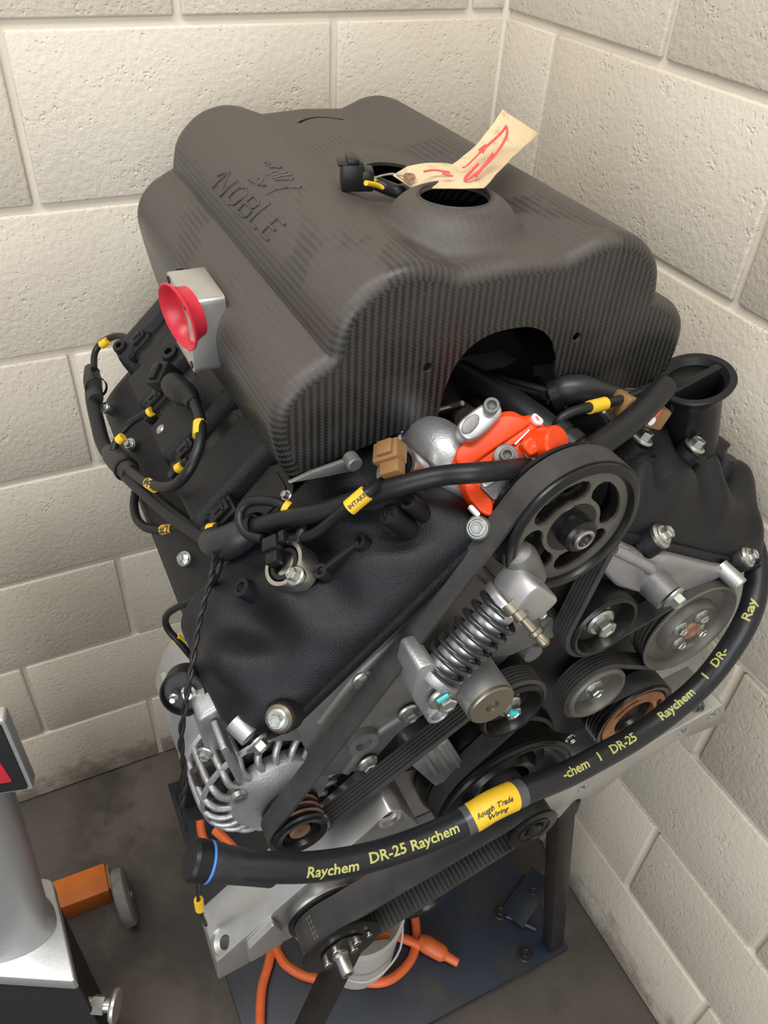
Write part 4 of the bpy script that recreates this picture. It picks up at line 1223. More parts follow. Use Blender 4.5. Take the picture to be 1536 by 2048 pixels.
# mounting ears
def blob(name, pts, y, depth, m, par, r=.006, bev=.004):
    bm = bmesh.new(); bm_prism(bm, rounded(P2(y, *pts), r), to_xz(y+depth), 0, depth, bev, seg=3)
    return from_bm(name, bm, M[m], par)
blob('mounting_ear', ((395, 1440), (470, 1395), (520, 1425), (535, 1465), (500, 1490), (455, 1500), (415, 1512)), -.69, .05, 'cast', alt)
blob('mounting_ear', ((340, 1410), (400, 1395), (440, 1440), (430, 1490), (395, 1540), (352, 1500)), -.65, .04, 'cast', alt)
blob('mounting_ear', ((440, 1500), (455, 1492), (492, 1560), (488, 1576), (474, 1566)), -.722, .03, 'cast', alt)
blob('mounting_ear', ((655, 1505), (700, 1490), (722, 1530), (710, 1565), (672, 1580), (650, 1545)), -.71, .05, 'castdark', alt)
lathe('bolt_sleeve', [(0, -.018), (.0092, -.018), (.0092, 0), (0, 0)], A(500, 1474, y=-.735), Vector((.4, -.85, -.3)), M['cast'], alt, 24)
bolt(A(512, 1484, y=-.748), Vector((.4, -.85, -.3)), .0062, alt)
bolt(A(411, 1506, y=-.715), Vector((-.5, -.8, .1)), .0042, alt)
for px, py in ((480, 1598), (1, 1)):
    if px > 10: lathe('dowel_hole', [(.0075, -.004), (.007, .0005), (.0042, .0005), (.004, -.003), (0, -.003)], A(px, py, y=-.73), FRONT, M['steel'], alt, 20)
# laminated stator showing at the side
for k in range(5):
    p0, p1 = A(388+k*9, 1540-k*4, y=-.69), A(410+k*8, 1598-k*8, y=-.70)
    tube('stator_lamination', [p0, p1], .0042, M['winding'], alt, seg=6, smooth=1)
# terminal with a black cover
tc_ = A(368, 1385, y=-.66)
lathe('terminal_cover', [(0, -.018), (.020, -.018), (.0205, .003), (.0185, .004), (.0175, -.002), (0, -.002)], tc_, Vector((-.35, -.8, .45)), M['plastic'], alt, 32)
for dx, r in ((-.009, .0038), (.004, .0065)):
    lathe('terminal_stud', [(0, -.006), (r, -.006), (r, .002), (r*.6, .003), (r*.6, .008), (0, .008)], tc_+Vector((dx, -.001, 0)), Vector((-.35, -.8, .45)), M['zinc'], alt, 20)
box('cable_boot', A(400, 1372, y=-.645), (.05, .03, .025), M['plastic'], alt, rotm('Y', -25), .004)
lathe('red_boot', [(0, -.02), (.013, -.02), (.013, .0), (.010, .006), (0, .008)], A(428, 1343, y=-.64), Vector((-.5, -.6, .6)), M['red'], alt, 24)

# ------------------------------------------------------------------ small fittings around the covers
def strip(name, pts, y, th, m, label=None):
    bm = bmesh.new(); bm_prism(bm, P2(y, *pts), to_xz(y+th), 0, th, .0006)
    return from_bm(name, bm, M[m], engine, label=label)
strip('linkage_plate', ((578, 967), (622, 946), (690, 922), (716, 912), (720, 930), (700, 944), (640, 956)), -.655, .004, 'castdark')
lathe('linkage_pivot', [(0, -.008), (.0065, -.008), (.0065, .002), (.005, .003), (0, .003)], A(708, 927, y=-.66), FRONT, M['castdark'], engine, 20)
bolt(A(574, 992, y=-.62), NL, .0032, engine)
for pts in (((1208, 824), (1224, 850)), ((1246, 862), (1262, 866), (1280, 884))):
    tube('gasket_edge', [A(px, py, y=-.705) for px, py in pts], .0016, M['zinc'], engine, seg=6, smooth=2)
sp_ = box('sensor_plug', A(1424, 880, y=-.655), (.022, .03, .016), M['plastic'], engine, rotm('Y', 35), .002)
for px, py, m in ((1420, 892, 'white'), (1428, 897, 'white')):
    lathe('wire_seal', [(0, -.004), (.0034, -.004), (.0034, .003), (0, .003)], A(px, py, y=-.675), FRONT, M[m], sp_, 12)
tube('hose_clip', [A(1448, 936, y=-.68), A(1462, 938, y=-.68), A(1462, 950, y=-.68), A(1450, 952, y=-.68)], .003, M['plastic'], engine, seg=8)
# ------------------------------------------------------------------ plenum slab blocking light under the airbox, throttle and red trumpet
slab('plenum_light_block', [(CX-.17, 1.10), (CX+.20, 1.08), (CX+.185, 1.215), (CX+.09, 1.225), (CX+.05, 1.25), (CX-.05, 1.25), (CX-.09, 1.22), (CX-.165, 1.19)], -.57, -.2, 'plastic', .015)  # plenum with sides added wider and higher to keep light out of the arch
lathe('plenum_cover', [(0, 0), (.05, 0), (.06, -.006), (.06, -.02), (0, -.02)], (CX+.03, -.56, 1.235), (0, -.5, .85), M['plastic'], engine, 40)
tb_ = thing('throttle_body', (-.58, -.463, 1.235), 'square silver throttle body showing through the airbox flank', 'throttle body')
bm = bmesh.new()
bm_prism(bm, rounded([(-.0335, -.034), (.0335, -.034), (.0335, .034), (-.0335, .034)], .006), to_plane((-.582, -.463, 1.2715), (0, 1, 0), (0, 0, 1), (-1, 0, 0)), -.010, .0225, .0015, holes=[circle(0, 0, .026, 36)])
blk = from_bm('body', bm, M['machined'], tb_)
lathe('bore_tube', [(.022, -.0), (.025, -.0), (.025, -.10), (.022, -.10), (.022, -.0)], (-.575, -.463, 1.2715), (-1, 0, 0), M['plastic'], tb_, 36)
for a, b in ((-.027, .0275), (.027, .0275), (-.027, -.0275), (.027, -.0275)):
    lathe('bolt_hole', [(.0034, .0004), (.003, -.003), (0, -.003)], Vector((-.605, -.463+a, 1.2715+b)), (-1, 0, 0), M['dark'], blk, 14)
rc = A(357, 634, x=-.612)
trumpet = thing('red_trumpet_cap', rc, 'red plastic trumpet cap plugged into the throttle body', 'cap')
ra = Vector((-.96, -.24, -.10)).normalized()
lathe('flare', [(.0215, -.014), (.0222, -.010), (.0240, -.005), (.0272, -.0005), (.0290, .0), (.0292, .0014), (.0282, .002), (.0255, .0), (.0225, -.005), (.0205, -.010), (.0195, -.014)], rc, ra, M['red'], trumpet, 56)
lathe('inner_wall', [(.0205, -.010), (.017, -.0125), (0, -.013)], rc, ra, M['red'], trumpet, 40)

# ------------------------------------------------------------------ machined mounting bar
bar = thing('mounting_bar', (CX, -.75, .70), 'machined aluminium mounting bar bolted across the lower front', 'mounting bar')
yb = -.778
left = P2(yb, (432, 1926), (500, 1866), (640, 1745), (760, 1640), (782, 1622), (806, 1622), (838, 1650), (846, 1690), (800, 1735), (700, 1800), (600, 1868), (562, 1887), (552, 1862), (515, 1880), (497, 1902), (500, 1926), (437, 1960))
holeP = [(cP1.x-.002+.0245*cos(a), cP1.z+.0245*sin(a)) for a in [2*pi*k/28 for k in range(28)]]
bm = bmesh.new(); bm_prism(bm, rounded(left, .003, 3), to_xz(-.722), 0, .056, .002)
la = from_bm('left_arm', bm, M['machined'], bar)
lathe('bearing_bore', [(.036, 0), (.036, .003), (.0335, .0042), (.031, .0042), (.0295, .001), (.0295, .0005), (0, .0005)], Vector((cP1.x-.002, yb, cP1.z+.002)), FRONT, M['machined'], la, 48)
pr = A(555, 1868, y=yb-.003)
bm = bmesh.new(); bm_prism(bm, rounded(P2(yb-.008, (497, 1900), (548, 1850), (566, 1862), (566, 1888), (500, 1926)), .003), to_xz(yb), 0, .008, .0015)
from_bm('milled_step', bm, M['machined'], la)
# counterbored hole on the sloping end, and the one at the top
sl = (A(782, 1622, y=yb)-A(432, 1926, y=yb)).normalized()
nup = Vector((-sl.z, 0, sl.x))
if nup.z < 0: nup = -nup
def cut(o, fn):
    """bore a real hole into a finished part"""
    c = cutter(fn)
    tmp = bpy.data.objects.new('tmp', o.data); C.objects.link(tmp); tmp.matrix_basis = W[o]
    bo = tmp.modifiers.new('b', 'BOOLEAN'); bo.object = c; bo.operation = 'DIFFERENCE'; bo.solver = 'EXACT'
    bpy.context.view_layer.update()
    me = bpy.data.meshes.new_from_object(tmp.evaluated_get(bpy.context.evaluated_depsgraph_get()))
    me.name = o.data.name
    bpy.data.objects.remove(tmp); bpy.data.objects.remove(c)
    me.polygons.foreach_set('use_smooth', [True]*len(me.polygons)); me.set_sharp_from_angle(angle=radians(30))
    o.data = me
def hole(p, n, r, par, m='machined'):
    n = Vector(n).normalized()
    cut(par, lambda b: bm_lathe(b, [(0, .02), (r, .02), (r, -.006), (r*.55, -.008), (r*.55, -.03), (0, -.03)], p, n, 32))
q = A(440, 1884, y=-.752)
pt = A(432, 1926, y=yb)
d = ray(440, 1884); t = (pt-CAM).dot(nup)/d.dot(nup); hole(CAM+d*t+nup*.001, nup, .0125, la)
hole(A(781, 1642, y=yb-.0012), FRONT, .012, la)
right = P2(yb, (1080, 1600), (1150, 1567), (1300, 1487), (1448, 1408), (1453, 1444), (1349, 1483), (1244, 1549), (1196, 1590), (1176, 1594), (1150, 1600), (1118, 1636), (1080, 1640))
bm = bmesh.new(); bm_prism(bm, rounded(right, .003, 3), to_xz(-.715), 0, .063, .002)
ra_ = from_bm('right_arm', bm, M['machined'], bar)
for px, py, r in ((1167, 1577, .0075), (1366, 1465, .0062), (1428, 1430, .0085)): hole(A(px, py, y=yb-.0012), FRONT, r, ra_)
d = (A(1448, 1408, y=yb)-A(1150, 1567, y=yb)).normalized(); n2 = Vector((-d.z, 0, d.x))
pt = A(1400, 1434, y=yb); dd = ray(1390, 1410); t = (pt-CAM).dot(n2)/dd.dot(n2); hole(CAM+dd*t+n2*.001, n2, .011, ra_)
# bridge between the arms behind the crank pulley
bm = bmesh.new(); bm_prism(bm, [(CX-.14, .74), (CX+.12, .735), (CX+.12, .79), (CX-.14, .86)], to_xz(-.70), 0, .012, .001)
from_bm('bridge', bm, M['machined'], bar)
for pts in (((735, 1752), (742, 1738)), ((752, 1750), (764, 1728)), ((782, 1742), (800, 1722), (830, 1708)), ((790, 1728), (812, 1714))):
    tube('red_mark', [A(px, py, y=yb-.0005) for px, py in pts], .0022, M['redwire'], la, seg=6, smooth=2)

# ------------------------------------------------------------------ engine stand
stand = thing('engine_stand', (-.385, -.45, 0), 'dark steel engine stand with a blue base plate under the engine', 'stand')
box('base_plate', Vector((-.387, -.43, .051)), (.585, .625, .012), M['blueplate'], stand, None, .002)
def leg(a, b, w, name='leg', m='stand', th=None):
    a, b = Vector(a), Vector(b); d = b-a
    e1, e2, ax = basis(d, (0, 1, 0))
    bm = bmesh.new(); bm_box(bm, (a+b)/2, (w, th or w, d.length), Matrix((e1, e2, ax)).transposed(), .004)
    return from_bm(name, bm, M[m], stand)
base_r = A(1106, 1884, z=.06)
top_r = A(1122, 1618, y=base_r.y-.005)
leg(base_r, top_r+(top_r-base_r)*.12, .029)
bl = Vector((2*CX-base_r.x, base_r.y, .06)); tl = Vector((2*CX-top_r.x+.02, top_r.y, top_r.z))
leg(bl, tl+(tl-bl)*.05, .03)
for sx in (1, -1):
    leg((CX+sx*.27, -.17, .058), (CX+sx*.15, -.24, .62), .036)
leg((CX-.17, -.24, .60), (CX+.17, -.24, .60), .04, 'cross_bar')
leg((CX+.16, -.24, .60), (CX+.16, -.735, .62), .034, 'cross_bar')
leg((CX-.16, -.24, .60), (CX-.16, -.735, .62), .034, 'cross_bar')
for px, py in ((1050, 1910), (1065, 1787), (1000, 1826)):
    bolt(A(px, py, z=.0575), (0, 0, 1), .008, stand, m='stand')
for pts in (((1012, 1832), (1040, 1843), (1072, 1858)), ((1096, 1880), (1112, 1890))):
    tube('weld_seam', [A(px, py, z=.06) for px, py in pts], .005, M['blueplate'], stand, seg=8, wob=.4)
for x, y in ((-.14, -.70), (-.63, -.70), (-.14, -.16), (-.63, -.16)):
    lathe('foot', [(0, 0), (.022, 0), (.024, .004), (.024, .040), (.018, .0455), (0, .0455)], (x, y, 0), (0, 0, 1), M['rubber'], stand, 24)
box('brace_plate', A(1045, 1838, z=.059)+Vector((.03, .03, .004)), (.11, .05, .006), M['blueplate'], stand, rotm('Z', 24), .001)

# ------------------------------------------------------------------ bucket and orange cord on the base plate
bk = A(712, 1900, z=.06)
bucket = thing('plastic_bucket', (bk.x, bk.y, .058), 'dirty white plastic bucket on the blue base plate', 'bucket')
lathe('tub', [(0, 0), (.062, 0), (.066, .004), (.076, .16), (.079, .162), (.079, .170), (.074, .170), (.073, .162), (.062, .008), (0, .008)], (bk.x, bk.y, .0576), (0, 0, 1), M['bucket'], bucket, 48)
tube('handle', [(bk.x-.079, bk.y, .215), (bk.x-.075, bk.y-.04, .17), (bk.x-.02, bk.y-.082, .145), (bk.x+.05, bk.y-.065, .165), (bk.x+.079, bk.y, .215)], .002, M['bucket'], bucket, seg=8)
cord = thing('extension_cord', (-.55, -.55, .058), 'orange extension cord coiled around the bucket under the engine', 'cord')
def floorpts(z, *pts): return [A(px, py, z=z) for px, py in pts]
zc = .068
tube('cable', floorpts(zc, (520, 2100), (520, 2040), (524, 1975), (540, 1915), (545, 1850)) + floorpts(.20, (500, 1765), (470, 1700), (430, 1660)) , .0085, M['cord'], cord, seg=12)
tube('cable', [A(px, py, z=z) for px, py, z in ((552, 1895, .07), (572, 1930, .07), (620, 1955, .068), (690, 1960, .068), (760, 1965, .068), (800, 1945, .068), (828, 1905, .068), (832, 1850, .068), (820, 1800, .068))], .0085, M['cord'], cord, seg=12)
tube('cable', [A(px, py, z=z) for px, py, z in ((400, 1640, .12), (408, 1680, .10), (445, 1740, .08), (510, 1800, .068), (580, 1850, .068), (640, 1930, .068), (648, 1975, .068), (625, 2040, .068), (605, 2110, .068))], .0085, M['cord'], cord, seg=12)
tube('cable', [A(px, py, z=z) for px, py, z in ((720, 1880, .068), (770, 1868, .068), (815, 1880, .075), (850, 1895, .075))], .0085, M['cord'], cord, seg=12)
pe0, pe1 = A(838, 1880, z=.078), A(916, 1926, z=.07)
bm = bmesh.new(); bm_tube(bm, [pe0, pe0.lerp(pe1, .2), pe0.lerp(pe1, .6), pe0.lerp(pe1, .72), pe1], [.0105, .016, .0145, .0085, .0075], 12, 4)
from_bm('plug', bm, M['cord'], cord)

# ------------------------------------------------------------------ left side: orange beam, caster and silver machine
bx0, by0 = -1.20, -.287
beam = thing('orange_steel_beam', (-.98, by0, .045), 'orange painted steel beam lying on the dark floor', 'beam')
e_ = (A(218, 1760, z=.05)-A(90, 1808, z=.05)); e_.z = 0; e_.normalize()
s_ = Vector((-e_.y, e_.x, 0))
ctr = A(213, 1752, z=.05)
bm = bmesh.new()
bm_prism(bm, [(-.46, -.029), (0, -.029), (0, .029), (-.46, .029)], to_plane((ctr.x, ctr.y, 0), e_, s_, (0, 0, 1)), .0, .05, .003)
bmo = from_bm('tube', bm, M['beam'], beam)
bm = bmesh.new(); bm_prism(bm, [(.0, -.024), (.006, -.024), (.006, .024), (.0, .024)], to_plane((ctr.x, ctr.y, 0), e_, s_, (0, 0, 1)), .004, .046, .001)
from_bm('end_plate', bm, M['rust'], beam)
cw = A(247, 1792, z=.06)
caster = thing('caster_wheel', (cw.x, cw.y, 0), 'grey rubber caster wheel standing beside the orange beam end', 'wheel')
wa = (e_*1.0+Vector((0, 0, .08))).normalized()
cwp = Vector((cw.x, cw.y, .0545))
lathe('tyre', [(.02, -.0125), (.047, -.0125), (.053, -.009), (.054, 0), (.053, .009), (.047, .0125), (.02, .0125)], cwp, wa, M['caster'], caster, 40)
lathe('hub', [(0, -.0135), (.022, -.0135), (.022, .0135), (.008, .0135), (.008, .016), (0, .016)], cwp, wa, M['castdark'], caster, 24)
# the machine stands square to the aisle, turned from the walls
mr, mb = Vector((cos(.49), -sin(.49), 0)), Vector((sin(.49), cos(.49), 0))
P0 = A(152, 1964, y=-.62)
mc = P0-mr*.17+mb*.062
mach = thing('silver_machine_housing', (mc.x, mc.y, 0), 'silver flared machine housing on a black box at the left edge', 'machine')
zf = P0.z
bm = bmesh.new()
bm_lathe(bm, [(0, -.005), (.122, -.005), (.124, .014), (.119, .024), (.120, .04), (.129, .14), (.139, .25), (.146, .36), (.146, .42), (.13, .44), (0, .44)], (0, 0, 0), (0, 0, 1), 80)
for v in bm.verts: v.co = Vector((mc.x, mc.y, zf))+mr*v.co.x+mb*(v.co.y*.46)+Vector((0, 0, v.co.z))
from_bm('housing', bm, M['silver'], mach)
T3 = to_plane((P0.x, P0.y, 0), mr, mb, (0, 0, 1))
bm = bmesh.new(); bm_prism(bm, rounded([(-.36, 0), (0, 0), (-.075, .125), (-.36, .125)], .008), T3, zf-.026, zf, .003)
from_bm('flange', bm, M['silver'], mach)
bm = bmesh.new(); bm_prism(bm, rounded([(-.36, .004), (-.002, .004), (-.079, .123), (-.36, .123)], .004), T3, 0.0, zf-.026, .002)
from_bm('black_box', bm, M['dark'], mach)
q2 = P0+mb*.02+Vector((0, 0, -.095))
d = ray(218, 2036); t = (P0-CAM).dot(mb)/d.dot(mb); q2 = CAM+d*t+mb*.015
lathe('shaft', [(0, -.09), (.009, -.09), (.009, .008), (0, .008)], q2, mr, M['steel'], mach, 28)
lathe('washer_disc', [(0, .0), (.020, .0), (.022, .003), (.022, .007), (.012, .009), (0, .009)], q2, mr, M['satin'], mach, 44)
lathe('nut', [(0, -.026), (.0125, -.026), (.0125, -.010), (0, -.010)], q2, mr, M['steel'], mach, 6)
# black framed window with a red core let into the housing
wn = (-mb+mr*.25).normalized()
w1 = mc+Vector((0, 0, .28))-mb*.060+mr*.06
we1, we2, _ = basis(wn)
d = ray(24, 1500); t = (w1-CAM).dot(wn)/d.dot(wn); off = (CAM+d*t-w1); u0 = off.dot(we1); v0 = off.dot(we2)
bm = bmesh.new(); bm_prism(bm, rounded([(u0-.10, v0-.062), (u0+.006, v0-.062), (u0+.006, v0+.05), (u0-.10, v0+.05)], .004), to_plane(w1, we1, we2, wn), -.012, .004, .002)
wf = from_bm('window_frame', bm, M['silver'], mach)
bm = bmesh.new(); bm_prism(bm, rounded([(u0-.096, v0-.057), (u0+.002, v0-.057), (u0+.002, v0+.046), (u0-.096, v0+.046)], .003), to_plane(w1, we1, we2, wn), .002, .006, .001)
from_bm('window_panel', bm, M['dark'], wf)
bm = bmesh.new(); bm_prism(bm, rounded([(u0-.08, v0-.04), (u0-.008, v0-.04), (u0-.012, v0), (u0-.08, v0+.01)], .003), to_plane(w1, we1, we2, wn), .005, .007, .0006)
from_bm('red_core', bm, M['red'], wf)
# ------------------------------------------------------------------ text helper
def text_mesh(body, size, shear=0.0):
    cu = bpy.data.curves.new('t', 'FONT'); cu.body = body; cu.size = size; cu.align_x = 'LEFT'; cu.resolution_u = 2; cu.offset = size*.022; cu.shear = shear
    o = bpy.data.objects.new('t', cu); C.objects.link(o)
    dg = bpy.context.evaluated_depsgraph_get()
    me = bpy.data.meshes.new_from_object(o.evaluated_get(dg))
    bpy.data.objects.remove(o)
    bm = bmesh.new(); bm.from_mesh(me); bpy.data.meshes.remove(me)
    bmesh.ops.triangulate(bm, faces=bm.faces)
    for _ in range(3):
        es = [e for e in bm.edges if e.calc_length() > size*.22]
        if not es: break
        bmesh.ops.subdivide_edges(bm, edges=es, cuts=1); bmesh.ops.triangulate(bm, faces=bm.faces)
    return bm
def text_on_tube(name, body, path, s0, r, size, mat_, parent, shift=0.0, shear=0.0, wide=1.12):
    """lay flat print on the side of a tube that faces where people stand in front of it"""
    bm = text_mesh(body, size, shear)
    acc = [0]
    for a, b in zip(path[:-1], path[1:]): acc.append(acc[-1]+(b-a).length)
    def at(s):
        k = 0
        while k < len(acc)-2 and acc[k+1] < s: k += 1
        f = (s-acc[k])/max(1e-9, acc[k+1]-acc[k])
        p = path[k].lerp(path[k+1], f)
        t = (path[min(k+2, len(path)-1)]-path[max(k-1, 0)]).normalized()
        return p, t
    ymid = size*.32
    for v in bm.verts:
        p, t = at(s0+v.co.x*wide)
        view = (Vector((-.74, -1.11, 1.6))-p).normalized()
        out = (view-t*view.dot(t)).normalized(); up = out.cross(t)
        a = (v.co.y-ymid)/r+shift
        v.co = p+out*cos(a)*(r+.0003)+up*sin(a)*(r+.0003)
    return from_bm(name, bm, M[mat_], parent, smooth=False), acc[-1]
# ------------------------------------------------------------------ the printed sleeve across the front
hose = thing('cable_sleeve', A(700, 1730, y=-.80), 'thick black printed cable sleeve sweeping across the front of the engine', 'cable')
HP = [A(px, py, y=y) for px, py, y in ((468, 1731, -.79), (560, 1735, -.80), (640, 1732, -.805), (740, 1714, -.81), (850, 1678, -.812), (935, 1640, -.812), (990, 1608, -.812), (1060, 1578, -.81), (1130, 1550, -.808), (1200, 1514, -.805), (1270, 1474, -.80), (1340, 1424, -.795), (1410, 1362, -.79), (1465, 1290, -.782), (1500, 1225, -.772), (1513, 1165, -.752), (1510, 1110, -.728), (1490, 1055, -.70), (1466, 1000, -.67), (1445, 960, -.62), (1432, 930, -.55))]
HR = .0128
bm = bmesh.new()
hp = bm_tube(bm, HP, HR, 20, 8)
from_bm('sleeve', bm, M['sleeve'], hose, angle=60)
def hose_s(px, py):
    best, acc, bs = 1e9, 0, 0
    for i, p in enumerate(hp):
        d = p-CAM; z = d.dot(FWD); X = 768+FPX*d.dot(RGT)/z; Y = 1024-FPX*d.dot(UPV)/z
        if i: acc += (p-hp[i-1]).length
        e = hypot(X-px, Y-py)
        if e < best: best, bs = e, acc
    return bs
for body, px, py, sh in (('Raychem', 597, 1742, -.35), ('DR-25', 727, 1722, -.1), ('Raychem', 818, 1696, -.15), ('-chem', 1112, 1562, .05), ('1', 1186, 1522, .05), ('DR-25', 1206, 1512, .05), ('Raychem', 1318, 1442, .15), ('1', 1412, 1362, .25), ('DR-', 1432, 1336, .3), ('Ray', 1518, 1250, .1)):
    text_on_tube('print', body, hp, hose_s(px, py), HR, .0125, 'print', hose, sh)
# yellow printed label between clear shrink ends
def hose_piece(s0, s1, r, name, m, par=hose, seg=20):
    acc = 0; pts = []
    for i in range(len(hp)):
        if i: acc += (hp[i]-hp[i-1]).length
        if s0 <= acc <= s1: pts.append(hp[i])
    return tube(name, pts, r, M[m], par, seg=seg, smooth=0)
sa, sb = hose_s(945, 1635), hose_s(1022, 1592)
hose_piece(sa-.010, sb+.012, HR+.0006, 'clear_shrink', 'clear')
lab = hose_piece(sa, sb, HR+.0012, 'yellow_label', 'yellow')
text_on_tube('label_print', 'Rough Trade', hp, sa+.004, HR+.0013, .0066, 'ink', lab, -.15, .4, .95)
text_on_tube('label_print', 'Wiring', hp, sa+.012, HR+.0013, .0064, 'ink', lab, -.62, .4, 1)
lathe('label_emblem', [(0, 0), (.003, .0), (.0036, .0004), (0, .0006)], hp[0], (0, 0, 1), M['ink'], lab, 12) if False else None
# moulded boot and connector shell at the left end
b0, b1 = A(402, 1722, y=-.782), A(478, 1732, y=-.79)
bd = (b1-b0).normalized()
Lb = (b1-b0).length
boot = lathe('moulded_boot', [(.0, .004), (.0158, .004), (.0165, .010), (.0162, Lb*.45), (.0152, Lb*.62), (.0148, Lb*.9), (.0142, Lb+.012), (.0138, Lb+.03), (HR, Lb+.032)], b0, bd, M['boot'], hose, 36)
lathe('connector_shell', [(0, -.010), (.015, -.010), (.017, -.007), (.017, .004), (0, .004)], b0, bd, M['plastic'], hose, 36)
lathe('blue_seal', [(.016, .004), (.0168, .0046), (.0168, .0064), (.016, .007)], b0, bd, M['blue'], hose, 36)

# ------------------------------------------------------------------ left harness
har = thing('wiring_harness', cv(450, 1085, .06), 'black wiring harness with yellow markers along the left valve cover', 'wiring harness')
def cvs(n, *pts): return [cv(px, py, n) for px, py in pts]
def wire(pts, r, name='wire', m='rubber', par=har, seg=10, wob=0.0, smooth=6): return tube(name, pts, r, M[m], par, seg=seg, smooth=smooth, wob=wob)
def marker(pts_at, r, name='yellow_marker', m='yellow', par=har, txt=None):
    a, b = pts_at
    o = tube(name, [a, a.lerp(b, .5), b], r, M[m], par, seg=12, smooth=2)
    if txt:
        L = (b-a).length
        text_on_tube('marker_print', txt, [a, a.lerp(b, .5), b], L*.08, r, min(L*.92/(max(1, len(txt))*.62), r*2.2), 'ink', o, 0)
    return o
trunk = wire(cvs(.035, (186, 742), (184, 790), (196, 850), (210, 895), (240, 935), (290, 982), (345, 1030), (425, 1084)), .0085, 'trunk')
wire(cvs(.036, (182, 738), (187, 775), (192, 800)), [.0085, .0115, .010, .009], 'shrink_joint', 'boot')
wire(cvs(.036, (220, 903), (238, 922), (262, 948)), [.010, .0135, .0135, .0105], 'shrink_joint', 'boot')
for px, py in ((252, 938), (192, 775)):
    p = cv(px, py, .036); lathe('zip_tie', [(.0125, -.0025), (.0138, -.0025), (.0138, .0025), (.0125, .0025)], p, (cv(px+12, py+14, .036)-p), M['plastic'], har, 20)
jb = wire(cvs(.055, (420, 1080), (445, 1088), (480, 1072), (512, 1052)), [.012, .0155, .0145, .0105], 'moulded_branch', 'boot', seg=16)
big = wire([cv(505, 1055, .058), cv(560, 1040, .064), cv(640, 1024, .064), cv(730, 995, .062), cv(800, 972, .062), A(880, 952, y=-.72), A(960, 945, y=-.735), A(1050, 935, y=-.725), A(1110, 925, y=-.70)], .0078, 'branch_cable', seg=14, wob=.04)
p = cv(512, 1053, .058); lathe('zip_tie', [(.011, -.003), (.0122, -.003), (.0122, .003), (.011, .003)], p, (cv(540, 1045, .06)-p), M['plastic'], har, 20)
# coil leads
wire(cvs(.045, (188, 738), (190, 705), (208, 682), (235, 672), (262, 678), (284, 688)), .0042)
marker((cv(203, 690, .046), cv(216, 681, .046)), .0052)
wire(cvs(.045, (226, 902), (238, 872), (262, 845), (292, 828), (312, 818)), .0042)
marker((cv(236, 882, .046), cv(246, 873, .046)), .0052); marker((cv(298, 826, .048), cv(304, 822, .048)), .0052)
wire([cv(258, 940, .045), cv(300, 968, .06), cv(345, 972, .07), cv(378, 940, .078), cv(399, 890, .08), cv(402, 845, .08), cv(392, 812, .078), cv(380, 795, .076)], .0052)
marker((cv(399, 872, .08), cv(400, 845, .08)), .0065)
marker((cv(296, 966, .062), cv(310, 975, .062)), .0055, txt='M4')
wire(cvs(.076, (388, 808), (380, 795), (360, 782), (345, 768)), [.0075, .0085, .0125, .0135, .0125], 'rubber_boot', 'rubber', seg=16)
q = cv(328, 755, .072); R_ = Matrix((CT(-1), Vector((0, 1, 0)), NL)).transposed() @ rotm('Z', 35)
bm = bmesh.new(); bm_box(bm, q, (.026, .026, .022), R_, .002); bm_box(bm, q+NL*.012, (.018, .012, .006), R_, .001)
from_bm('plug', bm, M['plastic'], har)
wire(cvs(.05, (340, 955), (350, 940), (366, 928), (378, 920)), .004)
marker((cv(354, 938, .051), cv(364, 932, .051)), .005)
wire(cvs(.012, (272, 978), (268, 1010), (274, 1038), (292, 1055), (320, 1060), (352, 1058), (395, 1052)), .0048)
marker((cv(326, 1060, .012), cv(346, 1058, .012)), .0058, txt='#2')
wire(cvs(.05, (408, 1060), (425, 1058), (440, 1052)), .0042); marker((cv(418, 1058, .05), cv(432, 1056, .05)), .005)
# loop beside the front coil
wire([cv(525, 1078, .06), cv(495, 1068, .064), cv(480, 1045, .068), cv(483, 1018, .07), cv(505, 1003, .07), cv(545, 1003, .07), cv(575, 1014, .066)], .0042)
marker((cv(568, 1011, .069), cv(578, 1017, .066)), .0055)
# intake sensor lead with its printed marker
wire([cv(545, 1062, .05), cv(562, 1074, .052), cv(590, 1078, .054), cv(630, 1066, .056), cv(670, 1036, .066), cv(700, 1012, .078), cv(735, 985, .078), cv(770, 962, .06), cv(790, 952, .056)], .0046)
marker((cv(698, 1016, .079), cv(733, 986, .079)), .0064, txt='INTAKE')
wire([cv(604, 1040, .055), cv(609, 1052, .055), cv(600, 1075, .055), cv(588, 1098, .052), cv(576, 1116, .048)], .0048); marker((cv(600, 1038, .056), cv(610, 1043, .056)), .0056)
# plug in the exhaust cam sensor
q = cv(546, 1090, .070); R_ = Matrix((CT(-1), Vector((0, 1, 0)), NL)).transposed() @ rotm('Z', -28)
bm = bmesh.new(); bm_box(bm, q, (.0145, .012, .011), R_, .0012); bm_box(bm, q+R_ @ Vector((-.0, -.011, -.002)), (.0115, .012, .0095), R_, .0012); bm_box(bm, q+R_ @ Vector((.0105, .003, .0)), (.006, .010, .007), R_, .001)
plugA = from_bm('plug', bm, M['plastic'], har)
for px, py, m in ((563, 1130, 'white'), (573, 1122, 'white')):
    lathe('wire_seal', [(0, -.006), (.0042, -.006), (.0042, .001), (.002, .002), (0, .002)], cv(px, py, .052), Vector((-.2, -.8, .45)), M[m], plugA, 14)
wire(cvs(.054, (574, 1121), (580, 1114), (586, 1104)), .0022, 'wire', 'redwire', plugA)
